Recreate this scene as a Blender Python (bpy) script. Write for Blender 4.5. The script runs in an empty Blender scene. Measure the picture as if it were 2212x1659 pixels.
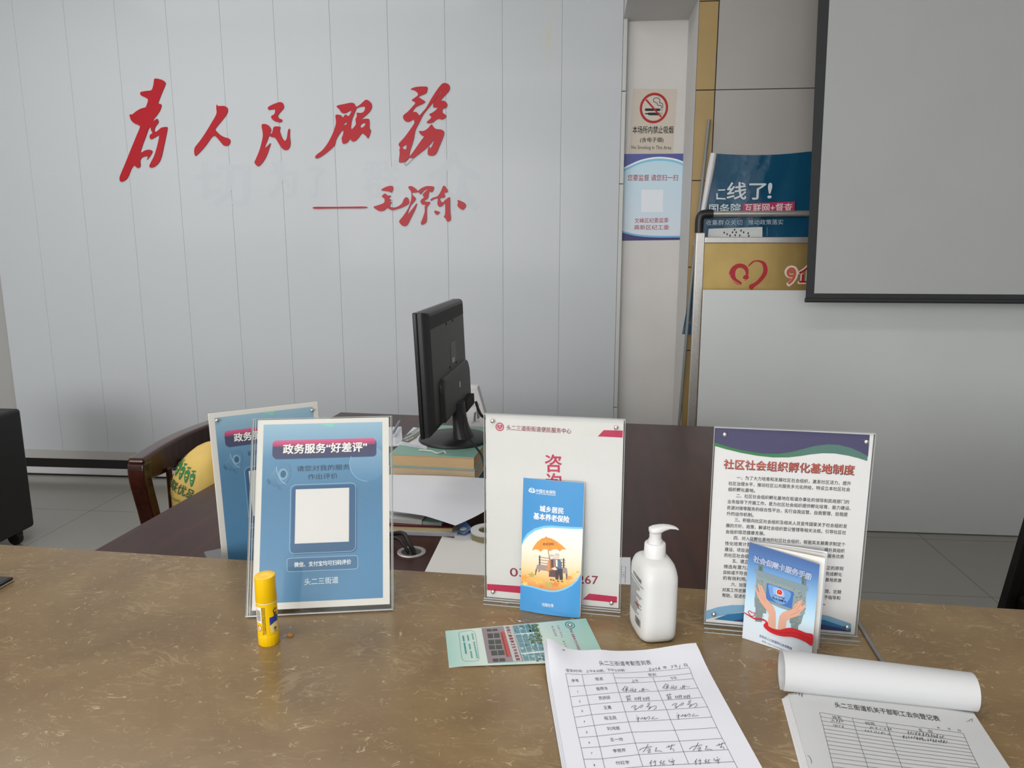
import bpy, bmesh, math, random
from mathutils import Vector, Matrix, noise
from math import sin, cos, pi, radians, atan2, sqrt, exp

random.seed(7)
S = bpy.context.scene
COL = S.collection

# ------------------------------------------------------------------ camera
CAMZ, FPX, PITCH, YAW = 1.48, 1605.0, radians(10.585), radians(5.25)
cam_d = bpy.data.cameras.new('camera')
cam = bpy.data.objects.new('camera', cam_d)
COL.objects.link(cam)
cam.location = (0, 0, CAMZ)
cam.rotation_euler = (pi / 2 - PITCH, 0, YAW)
cam_d.sensor_fit = 'HORIZONTAL'
cam_d.sensor_width = 36.0
cam_d.lens = FPX * 36.0 / 2212.0
cam_d.clip_start = 0.02
S.camera = cam

# ------------------------------------------------------------------ world, lights, exposure
S.view_settings.view_transform = 'Standard'
S.view_settings.look = 'None'
S.view_settings.gamma = 1.0
S.view_settings.use_curve_mapping = False
S.view_settings.exposure = 0.17
wd = bpy.data.worlds.new('overcast_sky')
S.world = wd
wd.use_nodes = True
wd.node_tree.nodes['Background'].inputs[0].default_value = (0.86, 0.93, 1.0, 1)
wd.node_tree.nodes['Background'].inputs[1].default_value = 1.0


def area(name, loc, target, sx, sy, power, color):
    l = bpy.data.lights.new(name, 'AREA')
    l.shape = 'RECTANGLE'
    l.size, l.size_y = sx, sy
    l.energy = power
    l.color = color
    o = bpy.data.objects.new(name, l)
    COL.objects.link(o)
    o.location = loc
    o.rotation_euler = (Vector(target) - Vector(loc)).to_track_quat('-Z', 'Y').to_euler()
    return o


# daylight through the glazed entrance behind the visitor, left of centre
area('entrance_daylight', (-2.4, -5.85, 2.15), (-1.2, 4.0, 1.75), 4.8, 2.2, 280, (1.0, 0.985, 0.965))
# added side light on the left, balances the wall; its window is invented
area('added_side_light', (-5.12, -1.6, 2.2), (-1.6, 3.2, 1.6), 3.0, 1.2, 34, (1.0, 0.99, 0.98))
# ceiling fill lights, added to brighten the back wall and the counter
area('ceiling_fill', (-2.1, 2.9, 3.28), (-2.1, 2.9, 0), 2.6, 0.5, 26, (1.0, 0.98, 0.96))
area('ceiling_fill', (-0.1, 0.2, 3.28), (-0.1, 0.2, 0), 2.4, 0.6, 27, (1.0, 0.98, 0.96))

# ------------------------------------------------------------------ measuring helpers
_R = Matrix.Rotation(YAW, 3, 'Z')
_cp, _sp = cos(PITCH), sin(PITCH)
CAM = Vector((0, 0, CAMZ))


def ray(x, y):
    a, b = (x - 1106.0) / FPX, (y - 829.5) / FPX
    return _R @ Vector((a, -_sp * b + _cp, -_cp * b - _sp))


def onz(x, y, z):
    d = ray(x, y)
    return CAM + d * ((z - CAMZ) / d.z)


def ony(x, y, Y):
    d = ray(x, y)
    return CAM + d * (Y / d.y)


def zm(ox, oy, s):
    return lambda x, y: (ox + x / s, oy + y / s)


# ------------------------------------------------------------------ materials
def hexc(h):
    h = h.lstrip('#')
    r = [int(h[i:i + 2], 16) / 255 for i in (0, 2, 4)]
    return tuple(v / 12.92 if v <= 0.04045 else ((v + 0.055) / 1.055) ** 2.4 for v in r)


def nodemat(name):
    m = bpy.data.materials.new(name)
    m.use_nodes = True
    nt = m.node_tree
    return m, nt, nt.nodes['Principled BSDF']


def mat(name, col, rough=0.5, metal=0.0, spec=0.5, coat=0.0, coat_rough=0.1, var=0.0, vscale=30.0, bump=0.0, bscale=200.0, sss=0.0, alpha=1.0):
    m, nt, b = nodemat(name)
    if isinstance(col, str):
        col = hexc(col)
    b.inputs['Base Color'].default_value = (*col, 1)
    b.inputs['Roughness'].default_value = rough
    b.inputs['Metallic'].default_value = metal
    b.inputs['Specular IOR Level'].default_value = spec
    b.inputs['Coat Weight'].default_value = coat
    b.inputs['Coat Roughness'].default_value = coat_rough
    if sss:
        b.inputs['Subsurface Weight'].default_value = sss
        b.inputs['Subsurface Radius'].default_value = (0.01, 0.01, 0.01)
    tc = nt.nodes.new('ShaderNodeTexCoord')
    n = nt.nodes.new('ShaderNodeTexNoise')
    n.inputs['Scale'].default_value = vscale
    n.inputs['Detail'].default_value = 3
    nt.links.new(tc.outputs['Object'], n.inputs['Vector'])
    if var:
        r = nt.nodes.new('ShaderNodeValToRGB')
        r.color_ramp.elements[0].color = (*[c * (1 - var) for c in col], 1)
        r.color_ramp.elements[1].color = (*[min(1, c * (1 + var)) for c in col], 1)
        r.color_ramp.elements[0].position = 0.3
        r.color_ramp.elements[1].position = 0.7
        nt.links.new(n.outputs['Fac'], r.inputs['Fac'])
        nt.links.new(r.outputs['Color'], b.inputs['Base Color'])
    if bump:
        n2 = nt.nodes.new('ShaderNodeTexNoise')
        n2.inputs['Scale'].default_value = bscale
        n2.inputs['Detail'].default_value = 4
        nt.links.new(tc.outputs['Object'], n2.inputs['Vector'])
        bp = nt.nodes.new('ShaderNodeBump')
        bp.inputs['Strength'].default_value = bump
        bp.inputs['Distance'].default_value = 0.01
        nt.links.new(n2.outputs['Fac'], bp.inputs['Height'])
        nt.links.new(bp.outputs['Normal'], b.inputs['Normal'])
    return m


def print_mat(name, rough=0.45, coat=0.0, spec=0.4):
    m, nt, b = nodemat(name)
    a = nt.nodes.new('ShaderNodeAttribute')
    a.attribute_name = 'Col'
    nt.links.new(a.outputs['Color'], b.inputs['Base Color'])
    b.inputs['Roughness'].default_value = rough
    b.inputs['Specular IOR Level'].default_value = spec
    b.inputs['Coat Weight'].default_value = coat
    b.inputs['Coat Roughness'].default_value = 0.12
    return m


def clear_mat(name, tint=(0.975, 0.985, 0.98), refl=0.014):
    m = bpy.data.materials.new(name)
    m.use_nodes = True
    nt = m.node_tree
    for n in list(nt.nodes):
        if n.type != 'OUTPUT_MATERIAL':
            nt.nodes.remove(n)
    out = [n for n in nt.nodes if n.type == 'OUTPUT_MATERIAL'][0]
    t = nt.nodes.new('ShaderNodeBsdfTransparent')
    t.inputs[0].default_value = (*tint, 1)
    g = nt.nodes.new('ShaderNodeBsdfGlossy')
    g.inputs['Roughness'].default_value = 0.06
    lw = nt.nodes.new('ShaderNodeLayerWeight')
    pw = nt.nodes.new('ShaderNodeMath')
    pw.operation = 'POWER'
    pw.inputs[1].default_value = 4.0
    ma = nt.nodes.new('ShaderNodeMath')
    ma.operation = 'MULTIPLY_ADD'
    ma.inputs[1].default_value = 0.5
    ma.inputs[2].default_value = refl
    mx = nt.nodes.new('ShaderNodeMixShader')
    nt.links.new(lw.outputs['Facing'], pw.inputs[0])
    nt.links.new(pw.outputs[0], ma.inputs[0])
    nt.links.new(ma.outputs[0], mx.inputs[0])
    nt.links.new(t.outputs[0], mx.inputs[1])
    nt.links.new(g.outputs[0], mx.inputs[2])
    nt.links.new(mx.outputs[0], out.inputs['Surface'])
    return m


PRINT = print_mat('printed_paper')
PRINT_G = print_mat('glossy_print', 0.3, 0.12)
ACR = clear_mat('clear_acrylic')
ACR_EDGE = mat('acrylic_edge', (0.42, 0.43, 0.425), 0.15, spec=0.6)
PAPER = mat('white_paper', (0.74, 0.755, 0.80), 0.6, var=0.015, vscale=8)
PAPER_W = mat('warm_paper', (0.74, 0.73, 0.69), 0.6, var=0.02, vscale=8)
STEEL = mat('brushed_steel', (0.62, 0.59, 0.55), 0.34, metal=0.75, var=0.05, vscale=60)
SCREW = mat('screw_metal', (0.72, 0.68, 0.62), 0.22, metal=1.0)
BLACK_PL = mat('black_plastic', (0.013, 0.013, 0.014), 0.42, var=0.1, vscale=90, bump=0.03, bscale=600)
BLACK_GL = mat('gloss_black_plastic', (0.012, 0.012, 0.013), 0.2)
RUBBER = mat('black_rubber', (0.012, 0.012, 0.012), 0.55)


def wood_mat(name, c1, c2, rough=0.22, coat=0.3):
    m, nt, b = nodemat(name)
    tc = nt.nodes.new('ShaderNodeTexCoord')
    mp = nt.nodes.new('ShaderNodeMapping')
    mp.inputs['Scale'].default_value = (14, 1.2, 14)
    n = nt.nodes.new('ShaderNodeTexNoise')
    n.inputs['Scale'].default_value = 2.0
    n.inputs['Detail'].default_value = 6
    n.inputs['Distortion'].default_value = 0.6
    r = nt.nodes.new('ShaderNodeValToRGB')
    r.color_ramp.elements[0].color = (*c1, 1)
    r.color_ramp.elements[1].color = (*c2, 1)
    r.color_ramp.elements[0].position = 0.3
    r.color_ramp.elements[1].position = 0.72
    nt.links.new(tc.outputs['Object'], mp.inputs['Vector'])
    nt.links.new(mp.outputs['Vector'], n.inputs['Vector'])
    nt.links.new(n.outputs['Fac'], r.inputs['Fac'])
    nt.links.new(r.outputs['Color'], b.inputs['Base Color'])
    b.inputs['Roughness'].default_value = rough
    b.inputs['Coat Weight'].default_value = coat
    b.inputs['Coat Roughness'].default_value = 0.12
    b.inputs['Specular IOR Level'].default_value = 0.3
    return m


MAHOG = wood_mat('mahogany_veneer', (0.026, 0.008, 0.0065), (0.062, 0.0165, 0.011), 0.34, 0.03)
CHAIRW = wood_mat('red_lacquered_wood', (0.022, 0.006, 0.0045), (0.062, 0.014, 0.008), 0.2, 0.4)
DARKW = wood_mat('dark_lacquered_wood', (0.005, 0.003, 0.0033), (0.010, 0.0055, 0.0055), 0.5, 0.0)


def stone_mat():
    m, nt, b = nodemat('brown_marble')
    N, L = nt.nodes, nt.links
    tc = N.new('ShaderNodeTexCoord')

    def mapping(sc, rot=0.0):
        mp = N.new('ShaderNodeMapping')
        mp.inputs['Scale'].default_value = sc
        mp.inputs['Rotation'].default_value = (0, 0, rot)
        L.new(tc.outputs['Object'], mp.inputs['Vector'])
        return mp.outputs['Vector']

    def nz(vec, scale, detail=4, dist=0.0, rough=0.5):
        n = N.new('ShaderNodeTexNoise')
        n.inputs['Scale'].default_value = scale
        n.inputs['Detail'].default_value = detail
        n.inputs['Distortion'].default_value = dist
        n.inputs['Roughness'].default_value = rough
        L.new(vec, n.inputs['Vector'])
        return n.outputs['Fac']

    def mathn(op, a, bb=None, clamp=False):
        n = N.new('ShaderNodeMath')
        n.operation = op
        n.use_clamp = clamp
        for i, v in enumerate((a, bb)):
            if v is None:
                continue
            if isinstance(v, (int, float)):
                n.inputs[i].default_value = v
            else:
                L.new(v, n.inputs[i])
        return n.outputs[0]

    def ss(v, lo, hi):
        n = N.new('ShaderNodeMapRange')
        n.interpolation_type = 'SMOOTHSTEP'
        n.inputs['From Min'].default_value = lo
        n.inputs['From Max'].default_value = hi
        L.new(v, n.inputs['Value'])
        return n.outputs[0]

    def veins(vec, scale, width, mscale, mlo, mhi, dist):
        f = nz(vec, scale, 2.5, dist)
        a = mathn('ABSOLUTE', mathn('SUBTRACT', f, 0.5))
        line = mathn('SUBTRACT', 1.0, ss(a, 0.0, width))
        mask = ss(nz(vec, mscale, 3), mlo, mhi)
        return mathn('MULTIPLY', line, mask)

    base = N.new('ShaderNodeValToRGB')
    e = base.color_ramp.elements
    e[0].position, e[0].color = 0.3, (*hexc('775f40'), 1)
    e[1].position, e[1].color = 0.72, (*hexc('8b734d'), 1)
    L.new(nz(mapping((1, 1, 1)), 5.0, 6, 1.2), base.inputs['Fac'])
    v1 = veins(mapping((1.0, 1.7, 1), 0.5), 16, 0.012, 34, 0.56, 0.68, 1.4)
    v2 = veins(mapping((1.5, 1.0, 1), -0.4), 30, 0.016, 46, 0.58, 0.68, 0.9)
    v3 = veins(mapping((1.0, 2.4, 1), 0.9), 24, 0.014, 30, 0.60, 0.70, 2.0)
    fl = mathn('ADD', mathn('ADD', v1, v2), v3, True)
    mx = N.new('ShaderNodeMix')
    mx.data_type = 'RGBA'
    v4 = veins(mapping((1.0, 1.9, 1), 0.1), 11, 0.05, 7, 0.50, 0.66, 2.2)
    v5 = mathn('MULTIPLY', ss(nz(mapping((1.0, 2.0, 1), 0.3), 40, 6, 1.5, 0.65), 0.52, 0.78), 0.16)
    soft = mathn('ADD', mathn('MULTIPLY', v4, 0.16), v5)
    L.new(mathn('ADD', mathn('MULTIPLY', fl, 0.62), soft, True), mx.inputs['Factor'])
    L.new(base.outputs['Color'], mx.inputs['A'])
    mx.inputs['B'].default_value = (*hexc('d6c39c'), 1)
    d1 = veins(mapping((1.0, 2.2, 1), 0.2), 9, 0.010, 13, 0.60, 0.70, 1.5)
    mx2 = N.new('ShaderNodeMix')
    mx2.data_type = 'RGBA'
    L.new(mathn('MULTIPLY', d1, 0.5), mx2.inputs['Factor'])
    L.new(mx.outputs['Result'], mx2.inputs['A'])
    mx2.inputs['B'].default_value = (*hexc('55483a'), 1)
    L.new(mx2.outputs['Result'], b.inputs['Base Color'])
    b.inputs['Roughness'].default_value = 0.24
    b.inputs['Specular IOR Level'].default_value = 0.5
    return m


STONE = stone_mat()


def panel_mat():
    """glossy pale blue-grey wall panels with an old yellow run-down stain near the top"""
    m, nt, b = nodemat('pale_blue_wall_panel')
    N, L = nt.nodes, nt.links
    tc = N.new('ShaderNodeTexCoord')
    sep = N.new('ShaderNodeSeparateXYZ')
    L.new(tc.outputs['Object'], sep.inputs[0])

    def band(sock, c, w):
        a = N.new('ShaderNodeMath'); a.operation = 'SUBTRACT'; a.inputs[1].default_value = c
        L.new(sock, a.inputs[0])
        q = N.new('ShaderNodeMath'); q.operation = 'ABSOLUTE'; L.new(a.outputs[0], q.inputs[0])
        r = N.new('ShaderNodeMapRange'); r.interpolation_type = 'SMOOTHSTEP'
        r.inputs['From Min'].default_value = w; r.inputs['From Max'].default_value = 0
        L.new(q.outputs[0], r.inputs['Value'])
        return r.outputs[0]
    mp = N.new('ShaderNodeMapping'); mp.inputs['Scale'].default_value = (30, 1, 4)
    L.new(tc.outputs['Object'], mp.inputs[0])
    n = N.new('ShaderNodeTexNoise'); n.inputs['Scale'].default_value = 1.4; n.inputs['Detail'].default_value = 5
    L.new(mp.outputs[0], n.inputs['Vector'])
    st = N.new('ShaderNodeMapRange'); st.inputs['From Min'].default_value = 0.42; st.inputs['From Max'].default_value = 0.7
    L.new(n.outputs['Fac'], st.inputs['Value'])
    m1 = N.new('ShaderNodeMath'); m1.operation = 'MULTIPLY'
    L.new(band(sep.outputs[0], -0.20, 0.055), m1.inputs[0]); L.new(band(sep.outputs[2], 2.72, 0.34), m1.inputs[1])
    m2 = N.new('ShaderNodeMath'); m2.operation = 'MULTIPLY'
    L.new(m1.outputs[0], m2.inputs[0]); L.new(st.outputs[0], m2.inputs[1])
    mx = N.new('ShaderNodeMix'); mx.data_type = 'RGBA'
    L.new(m2.outputs[0], mx.inputs['Factor'])
    mx.inputs['A'].default_value = (0.515, 0.54, 0.562, 1)
    mx.inputs['B'].default_value = (0.56, 0.53, 0.37, 1)
    L.new(mx.outputs['Result'], b.inputs['Base Color'])
    b.inputs['Roughness'].default_value = 0.5
    b.inputs['Specular IOR Level'].default_value = 0.2
    b.inputs['Coat Weight'].default_value = 0.12
    b.inputs['Coat Roughness'].default_value = 0.12
    return m


PANEL = panel_mat()
PLASTER = mat('white_plaster', (0.60, 0.585, 0.565), 0.7, var=0.02, vscale=6, bump=0.05, bscale=60)
BEAM = mat('bulkhead_plaster', (0.62, 0.60, 0.585), 0.7, var=0.02, vscale=6)
CEIL = mat('ceiling_white', (0.70, 0.70, 0.70), 0.8)
TAN = mat('tan_tile', hexc('a58a58'), 0.35, var=0.06, vscale=5)
WTILE = mat('white_wall_tile', (0.38, 0.36, 0.34), 0.3, var=0.03, vscale=3)
GROUT = mat('dark_grout', (0.03, 0.027, 0.022), 0.8)
BOARD = mat('grey_board', (0.66, 0.68, 0.675), 0.28, var=0.015, vscale=3)
SCREENM = mat('projection_fabric', (0.43, 0.44, 0.435), 0.75, var=0.015, vscale=4)
SCRBLK = mat('black_screen_border', (0.022, 0.023, 0.024), 0.6)
WALLSIDE = mat('side_wall_paint', (0.55, 0.555, 0.56), 0.8)


def floor_mat():
    m, nt, b = nodemat('beige_floor_tile')
    N, L = nt.nodes, nt.links
    tc = N.new('ShaderNodeTexCoord')
    mp = N.new('ShaderNodeMapping')
    mp.inputs['Location'].default_value = (2.745, -3.13, 0)
    L.new(tc.outputs['Object'], mp.inputs[0])
    br = N.new('ShaderNodeTexBrick')
    br.offset = 0.0
    br.inputs['Scale'].default_value = 1.0
    br.inputs['Mortar Size'].default_value = 0.0025
    br.inputs['Brick Width'].default_value = 0.903
    br.inputs['Row Height'].default_value = 0.645
    br.inputs['Color1'].default_value = (0.275, 0.262, 0.228, 1)
    br.inputs['Color2'].default_value = (0.287, 0.275, 0.24, 1)
    br.inputs['Mortar'].default_value = (0.14, 0.13, 0.11, 1)
    L.new(mp.outputs[0], br.inputs['Vector'])
    L.new(br.outputs['Color'], b.inputs['Base Color'])
    b.inputs['Roughness'].default_value = 0.16
    return m


FLOOR = floor_mat()

# ------------------------------------------------------------------ mesh builder
I4 = Matrix.Identity(4)


def frame_matrix(o, x, y, z):
    return Matrix(((x[0], y[0], z[0], o[0]), (x[1], y[1], z[1], o[1]), (x[2], y[2], z[2], o[2]), (0, 0, 0, 1)))


class MB:
    def __init__(s):
        s.v, s.f, s.m, s.c = [], [], [], []

    def add(s, verts, faces, M=I4, mi=0, col=None):
        b = len(s.v)
        s.v += [tuple(M @ Vector(p)) for p in verts]
        for i, f in enumerate(faces):
            s.f.append([b + k for k in f])
            s.m.append(mi)
            s.c.append(col if col is None or not callable(col) else [col(verts[k]) for k in f])
        return s

    def box(s, x0, x1, y0, y1, z0, z1, M=I4, mi=0, col=None):
        v = [(x, y, z) for z in (z0, z1) for y in (y0, y1) for x in (x0, x1)]
        return s.add(v, [(0, 2, 3, 1), (4, 5, 7, 6), (0, 1, 5, 4), (2, 6, 7, 3), (0, 4, 6, 2), (1, 3, 7, 5)], M, mi, col)

    def prism(s, poly, z0, z1, M=I4, mi=0):
        n = len(poly)
        v = [(*p, z0) for p in poly] + [(*p, z1) for p in poly]
        f = [list(range(n))[::-1], [n + i for i in range(n)]]
        f += [(i, (i + 1) % n, n + (i + 1) % n, n + i) for i in range(n)]
        return s.add(v, f, M, mi)

    def loft(s, rings, M=I4, mi=0, cap=True, closed=True):
        n = len(rings[0])
        v = [p for r in rings for p in r]
        f = []
        for i in range(len(rings) - 1):
            for j in range(n if closed else n - 1):
                k = (j + 1) % n
                f.append((i * n + j, i * n + k, (i + 1) * n + k, (i + 1) * n + j))
        if cap:
            f.append(list(range(n))[::-1])
            f.append([(len(rings) - 1) * n + j for j in range(n)])
        return s.add(v, f, M, mi)

    def lathe(s, prof, n=32, M=I4, mi=0, cap=True):
        return s.loft([[(r * cos(2 * pi * j / n), r * sin(2 * pi * j / n), z) for j in range(n)] for r, z in prof], M, mi, cap)

    def tube(s, pts, r, n=10, mi=0, smooth=True):
        P = [Vector(p) for p in pts]
        if smooth and len(P) > 2:
            P = catmull(P, 8, False)
        rings, up = [], None
        for i, p in enumerate(P):
            t = (P[min(i + 1, len(P) - 1)] - P[max(i - 1, 0)]).normalized()
            if up is None:
                up = t.orthogonal().normalized()
            up = (up - t * up.dot(t)).normalized()
            q = t.cross(up)
            rr = r(i / (len(P) - 1)) if callable(r) else r
            rings.append([tuple(p + (up * cos(2 * pi * j / n) + q * sin(2 * pi * j / n)) * rr) for j in range(n)])
        return s.loft(rings, I4, mi)

    def grid(s, fn, nu, nv, mi=0, col=None):
        v = [fn(i / nu, j / nv) for j in range(nv + 1) for i in range(nu + 1)]
        f = [(j * (nu + 1) + i, j * (nu + 1) + i + 1, (j + 1) * (nu + 1) + i + 1, (j + 1) * (nu + 1) + i) for j in range(nv) for i in range(nu)]
        b = len(s.v)
        s.v += [tuple(p) for p in v]
        for k in f:
            s.f.append([b + q for q in k]); s.m.append(mi); s.c.append(col)
        return s

    def sheet(s, fn, th, nu, nv, mi=0):
        """a thin solid sheet: fn(a, b) upper face, th downwards in z or along a vector"""
        d = Vector(th) if not isinstance(th, (int, float)) else Vector((0, 0, -th))
        up = [[Vector(fn(i / nu, j / nv)) for i in range(nu + 1)] for j in range(nv + 1)]
        return s.slab(up, [[p + d for p in r] for r in up], mi)

    def slab(s, up, lo, mi=0):
        nv, nu = len(up) - 1, len(up[0]) - 1
        b = len(s.v)
        s.v += [tuple(p) for r in up for p in r] + [tuple(p) for r in lo for p in r]
        k = (nu + 1) * (nv + 1)
        idx = lambda i, j: j * (nu + 1) + i
        fs = []
        for j in range(nv):
            for i in range(nu):
                q = (idx(i, j), idx(i + 1, j), idx(i + 1, j + 1), idx(i, j + 1))
                fs.append(q); fs.append(tuple(k + x for x in q[::-1]))
        rim = [idx(i, 0) for i in range(nu)] + [idx(nu, j) for j in range(nv)] + [idx(i, nv) for i in range(nu, 0, -1)] + [idx(0, j) for j in range(nv, 0, -1)]
        for a, c in zip(rim, rim[1:] + rim[:1]):
            fs.append((c, a, k + a, k + c))
        for q in fs:
            s.f.append([b + x for x in q]); s.m.append(mi); s.c.append(None)
        return s

    def build(s, name, mats, parent=None, smooth=False, bevel=0.0, seg=2, loc=None, recalc=True):
        me = bpy.data.meshes.new(name)
        me.from_pydata(s.v, [], s.f)
        if not isinstance(mats, (list, tuple)):
            mats = [mats]
        for m in mats:
            me.materials.append(m)
        me.polygons.foreach_set('material_index', s.m)
        if any(c is not None for c in s.c):
            at = me.color_attributes.new('Col', 'FLOAT_COLOR', 'CORNER')
            buf = []
            for f, c in zip(s.f, s.c):
                if c is None:
                    buf += [0.8, 0.8, 0.8, 1] * len(f)
                elif isinstance(c[0], (tuple, list)):
                    for q in c:
                        buf += [*q, 1]
                else:
                    buf += [*c, 1] * len(f)
            at.data.foreach_set('color', buf)
        elif recalc:
            bm = bmesh.new(); bm.from_mesh(me)
            bmesh.ops.recalc_face_normals(bm, faces=bm.faces[:])
            bm.to_mesh(me); bm.free()
        if smooth:
            me.polygons.foreach_set('use_smooth', [True] * len(me.polygons))
            me.set_sharp_from_angle(angle=radians(40))
        me.update()
        o = bpy.data.objects.new(name, me)
        COL.objects.link(o)
        if loc is not None:
            L = Vector(loc)
            me.transform(Matrix.Translation(-L))
            o.location = L
        if parent is not None:
            o.parent = parent
            o.matrix_parent_inverse = Matrix.Translation(-parent.location)
        if bevel:
            bv = o.modifiers.new('bevel', 'BEVEL')
            bv.width, bv.segments, bv.limit_method = bevel, seg, 'ANGLE'
            bv.harden_normals = False
        return o


def catmull(P, n=6, closed=True):
    P = [Vector(p) for p in P]
    out, L = [], len(P)
    for i in range(L if closed else L - 1):
        if closed:
            a, b, c, d = P[(i - 1) % L], P[i], P[(i + 1) % L], P[(i + 2) % L]
        else:
            a, b, c, d = P[max(i - 1, 0)], P[i], P[i + 1], P[min(i + 2, L - 1)]
        for k in range(n):
            t = k / n
            out.append(0.5 * ((2 * b) + (c - a) * t + (2 * a - 5 * b + 4 * c - d) * t * t + (3 * b - a - 3 * c + d) * t ** 3))
    if not closed:
        out.append(P[-1])
    return out


def thing(name, loc, label, cat, group=None):
    o = bpy.data.objects.new(name, None)
    COL.objects.link(o)
    o.empty_display_size = 0.05
    o.location = loc
    return tag(o, label, cat, group)


def tag(o, label, cat, group=None):
    o['label'], o['category'] = label, cat
    if group:
        o['group'] = group
    return o


def structure(o):
    o['kind'] = 'structure'
    return o


# ------------------------------------------------------------------ printed matter
_txt = {}


def text_mesh(s):
    k = s
    if k not in _txt:
        cu = bpy.data.curves.new('lettering', 'FONT')
        cu.body = s
        cu.resolution_u = 3
        o = bpy.data.objects.new('lettering', cu)
        COL.objects.link(o)
        dg = bpy.context.evaluated_depsgraph_get()
        me = bpy.data.meshes.new_from_object(o.evaluated_get(dg))
        vs = [tuple(v.co) for v in me.vertices]
        fs = [tuple(p.vertices) for p in me.polygons]
        bpy.data.objects.remove(o); bpy.data.curves.remove(cu); bpy.data.meshes.remove(me)
        xs = [v[0] for v in vs] or [0, 1]
        _txt[k] = (vs, fs, min(xs), max(xs))
    return _txt[k]


class Art:
    """ink shapes on a surface: local (u right, v up, h off the surface)"""

    def __init__(s, O, U, V, z=None, warp=None, lift=0.00018, maxlen=0.006):
        s.O, s.U, s.V = Vector(O), Vector(U), Vector(V)
        s.N = s.U.cross(s.V).normalized()
        s.z = z or (lambda x, y: (x, y))
        s.warp, s.lift, s.mb, s.maxlen, s.n = warp, lift, MB(), maxlen, 0

    def loc(s, p):
        x, y = s.z(*p)
        d = ray(x, y)
        q = CAM + d * ((s.O - CAM).dot(s.N) / d.dot(s.N)) - s.O
        return Vector((q.dot(s.U), q.dot(s.V)))

    def w(s, u, v, h):
        if s.warp:
            return s.warp(u, v, h)
        return s.O + s.U * u + s.V * v + s.N * h

    def raw(s, uv, faces, layer, col):
        h = layer * s.lift + 4e-6 * (s.n % 25)
        s.n += 1
        if s.warp or callable(col):
            uv = [tuple(p) for p in uv]
            todo = []
            for f in faces:
                todo += [(f[0], f[i], f[i + 1]) for i in range(1, len(f) - 1)]
            faces, mid = [], {}
            while todo:
                t = todo.pop()
                L = [((uv[t[i]][0] - uv[t[(i + 1) % 3]][0]) ** 2 + (uv[t[i]][1] - uv[t[(i + 1) % 3]][1]) ** 2, i) for i in range(3)]
                m, i = max(L)
                if m <= s.maxlen ** 2:
                    faces.append(t)
                    continue
                a, c, o = t[i], t[(i + 1) % 3], t[(i + 2) % 3]
                k = (min(a, c), max(a, c))
                if k not in mid:
                    mid[k] = len(uv)
                    uv.append(((uv[a][0] + uv[c][0]) / 2, (uv[a][1] + uv[c][1]) / 2))
                todo += [(a, mid[k], o), (mid[k], c, o)]
        b = len(s.mb.v)
        s.mb.v += [tuple(s.w(u, v, h)) for u, v in uv]
        for f in faces:
            s.mb.f.append([b + k for k in f]); s.mb.m.append(0)
            s.mb.c.append([col(*uv[k]) for k in f] if callable(col) else col)

    def rect(s, u0, v0, u1, v1, layer, col, nu=1, nv=1):
        uv = [(u0 + (u1 - u0) * i / nu, v0 + (v1 - v0) * j / nv) for j in range(nv + 1) for i in range(nu + 1)]
        s.raw(uv, [(j * (nu + 1) + i, j * (nu + 1) + i + 1, (j + 1) * (nu + 1) + i + 1, (j + 1) * (nu + 1) + i) for j in range(nv) for i in range(nu)], layer, col)

    def uvpoly(s, uv, layer, col, smooth=0):
        if smooth:
            uv = [(p.x, p.y) for p in catmull([Vector((a, b)) for a, b in uv], smooth)]
        from mathutils.geometry import tessellate_polygon
        t = tessellate_polygon([[Vector((a, b, 0)) for a, b in uv]])
        fs = []
        for f in t:
            a, b, c = (Vector(uv[k]) for k in f)
            fs.append(f if (b - a).cross(c - a) > 0 else f[::-1])
        s.raw(uv, fs, layer, col)

    def poly(s, pts, layer, col, smooth=0):
        s.uvpoly([tuple(s.loc(p)) for p in pts], layer, col, smooth)

    def disc(s, p, r, layer, col, n=28, ry=None):
        c = s.loc(p)
        rr = (s.loc((p[0] + r, p[1])) - c).length
        r2 = rr if ry is None else (s.loc((p[0], p[1] + ry)) - c).length
        s.uvpoly([(c.x + rr * cos(2 * pi * k / n), c.y + r2 * sin(2 * pi * k / n)) for k in range(n)], layer, col)

    def ring(s, p, r0, r1, layer, col, n=36, ry=1.0):
        c = s.loc(p)
        k = (s.loc((p[0] + 1, p[1])) - c).length
        uv = [(c.x + r * k * cos(2 * pi * j / n), c.y + ry * r * k * sin(2 * pi * j / n)) for r in (r0, r1) for j in range(n)]
        s.raw(uv, [(j, (j + 1) % n, n + (j + 1) % n, n + j)[::-1] for j in range(n)], layer, col)

    def uvline(s, uv, w, layer, col, smooth=0, closed=False):
        P = [Vector(p) for p in uv]
        if smooth:
            P = catmull(P, smooth, closed)
        if closed:
            P.append(P[0])
        L, R = [], []
        for i, p in enumerate(P):
            t = P[min(i + 1, len(P) - 1)] - P[max(i - 1, 0)]
            if t.length < 1e-9:
                t = Vector((1, 0))
            n = Vector((-t.y, t.x)).normalized() * w / 2
            L.append(tuple(p + n)); R.append(tuple(p - n))
        k = len(P)
        s.raw(L + R, [(i, k + i, k + i + 1, i + 1) for i in range(k - 1)], layer, col)

    def line(s, pts, w, layer, col, smooth=0, closed=False):
        s.uvline([tuple(s.loc(p)) for p in pts], w, layer, col, smooth, closed)

    def txt(s, st, p0, p1, h, layer, col, bold=0.0, sq=1.0):
        """text from the left-middle p0 to the right-middle p1 (photo points), glyph height h in the same units"""
        a, b = s.loc(p0), s.loc(p1)
        k = (s.loc((p0[0], p0[1] + h)) - a).length
        s.uvtxt(st, a, b, k, layer, col, bold)

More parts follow.
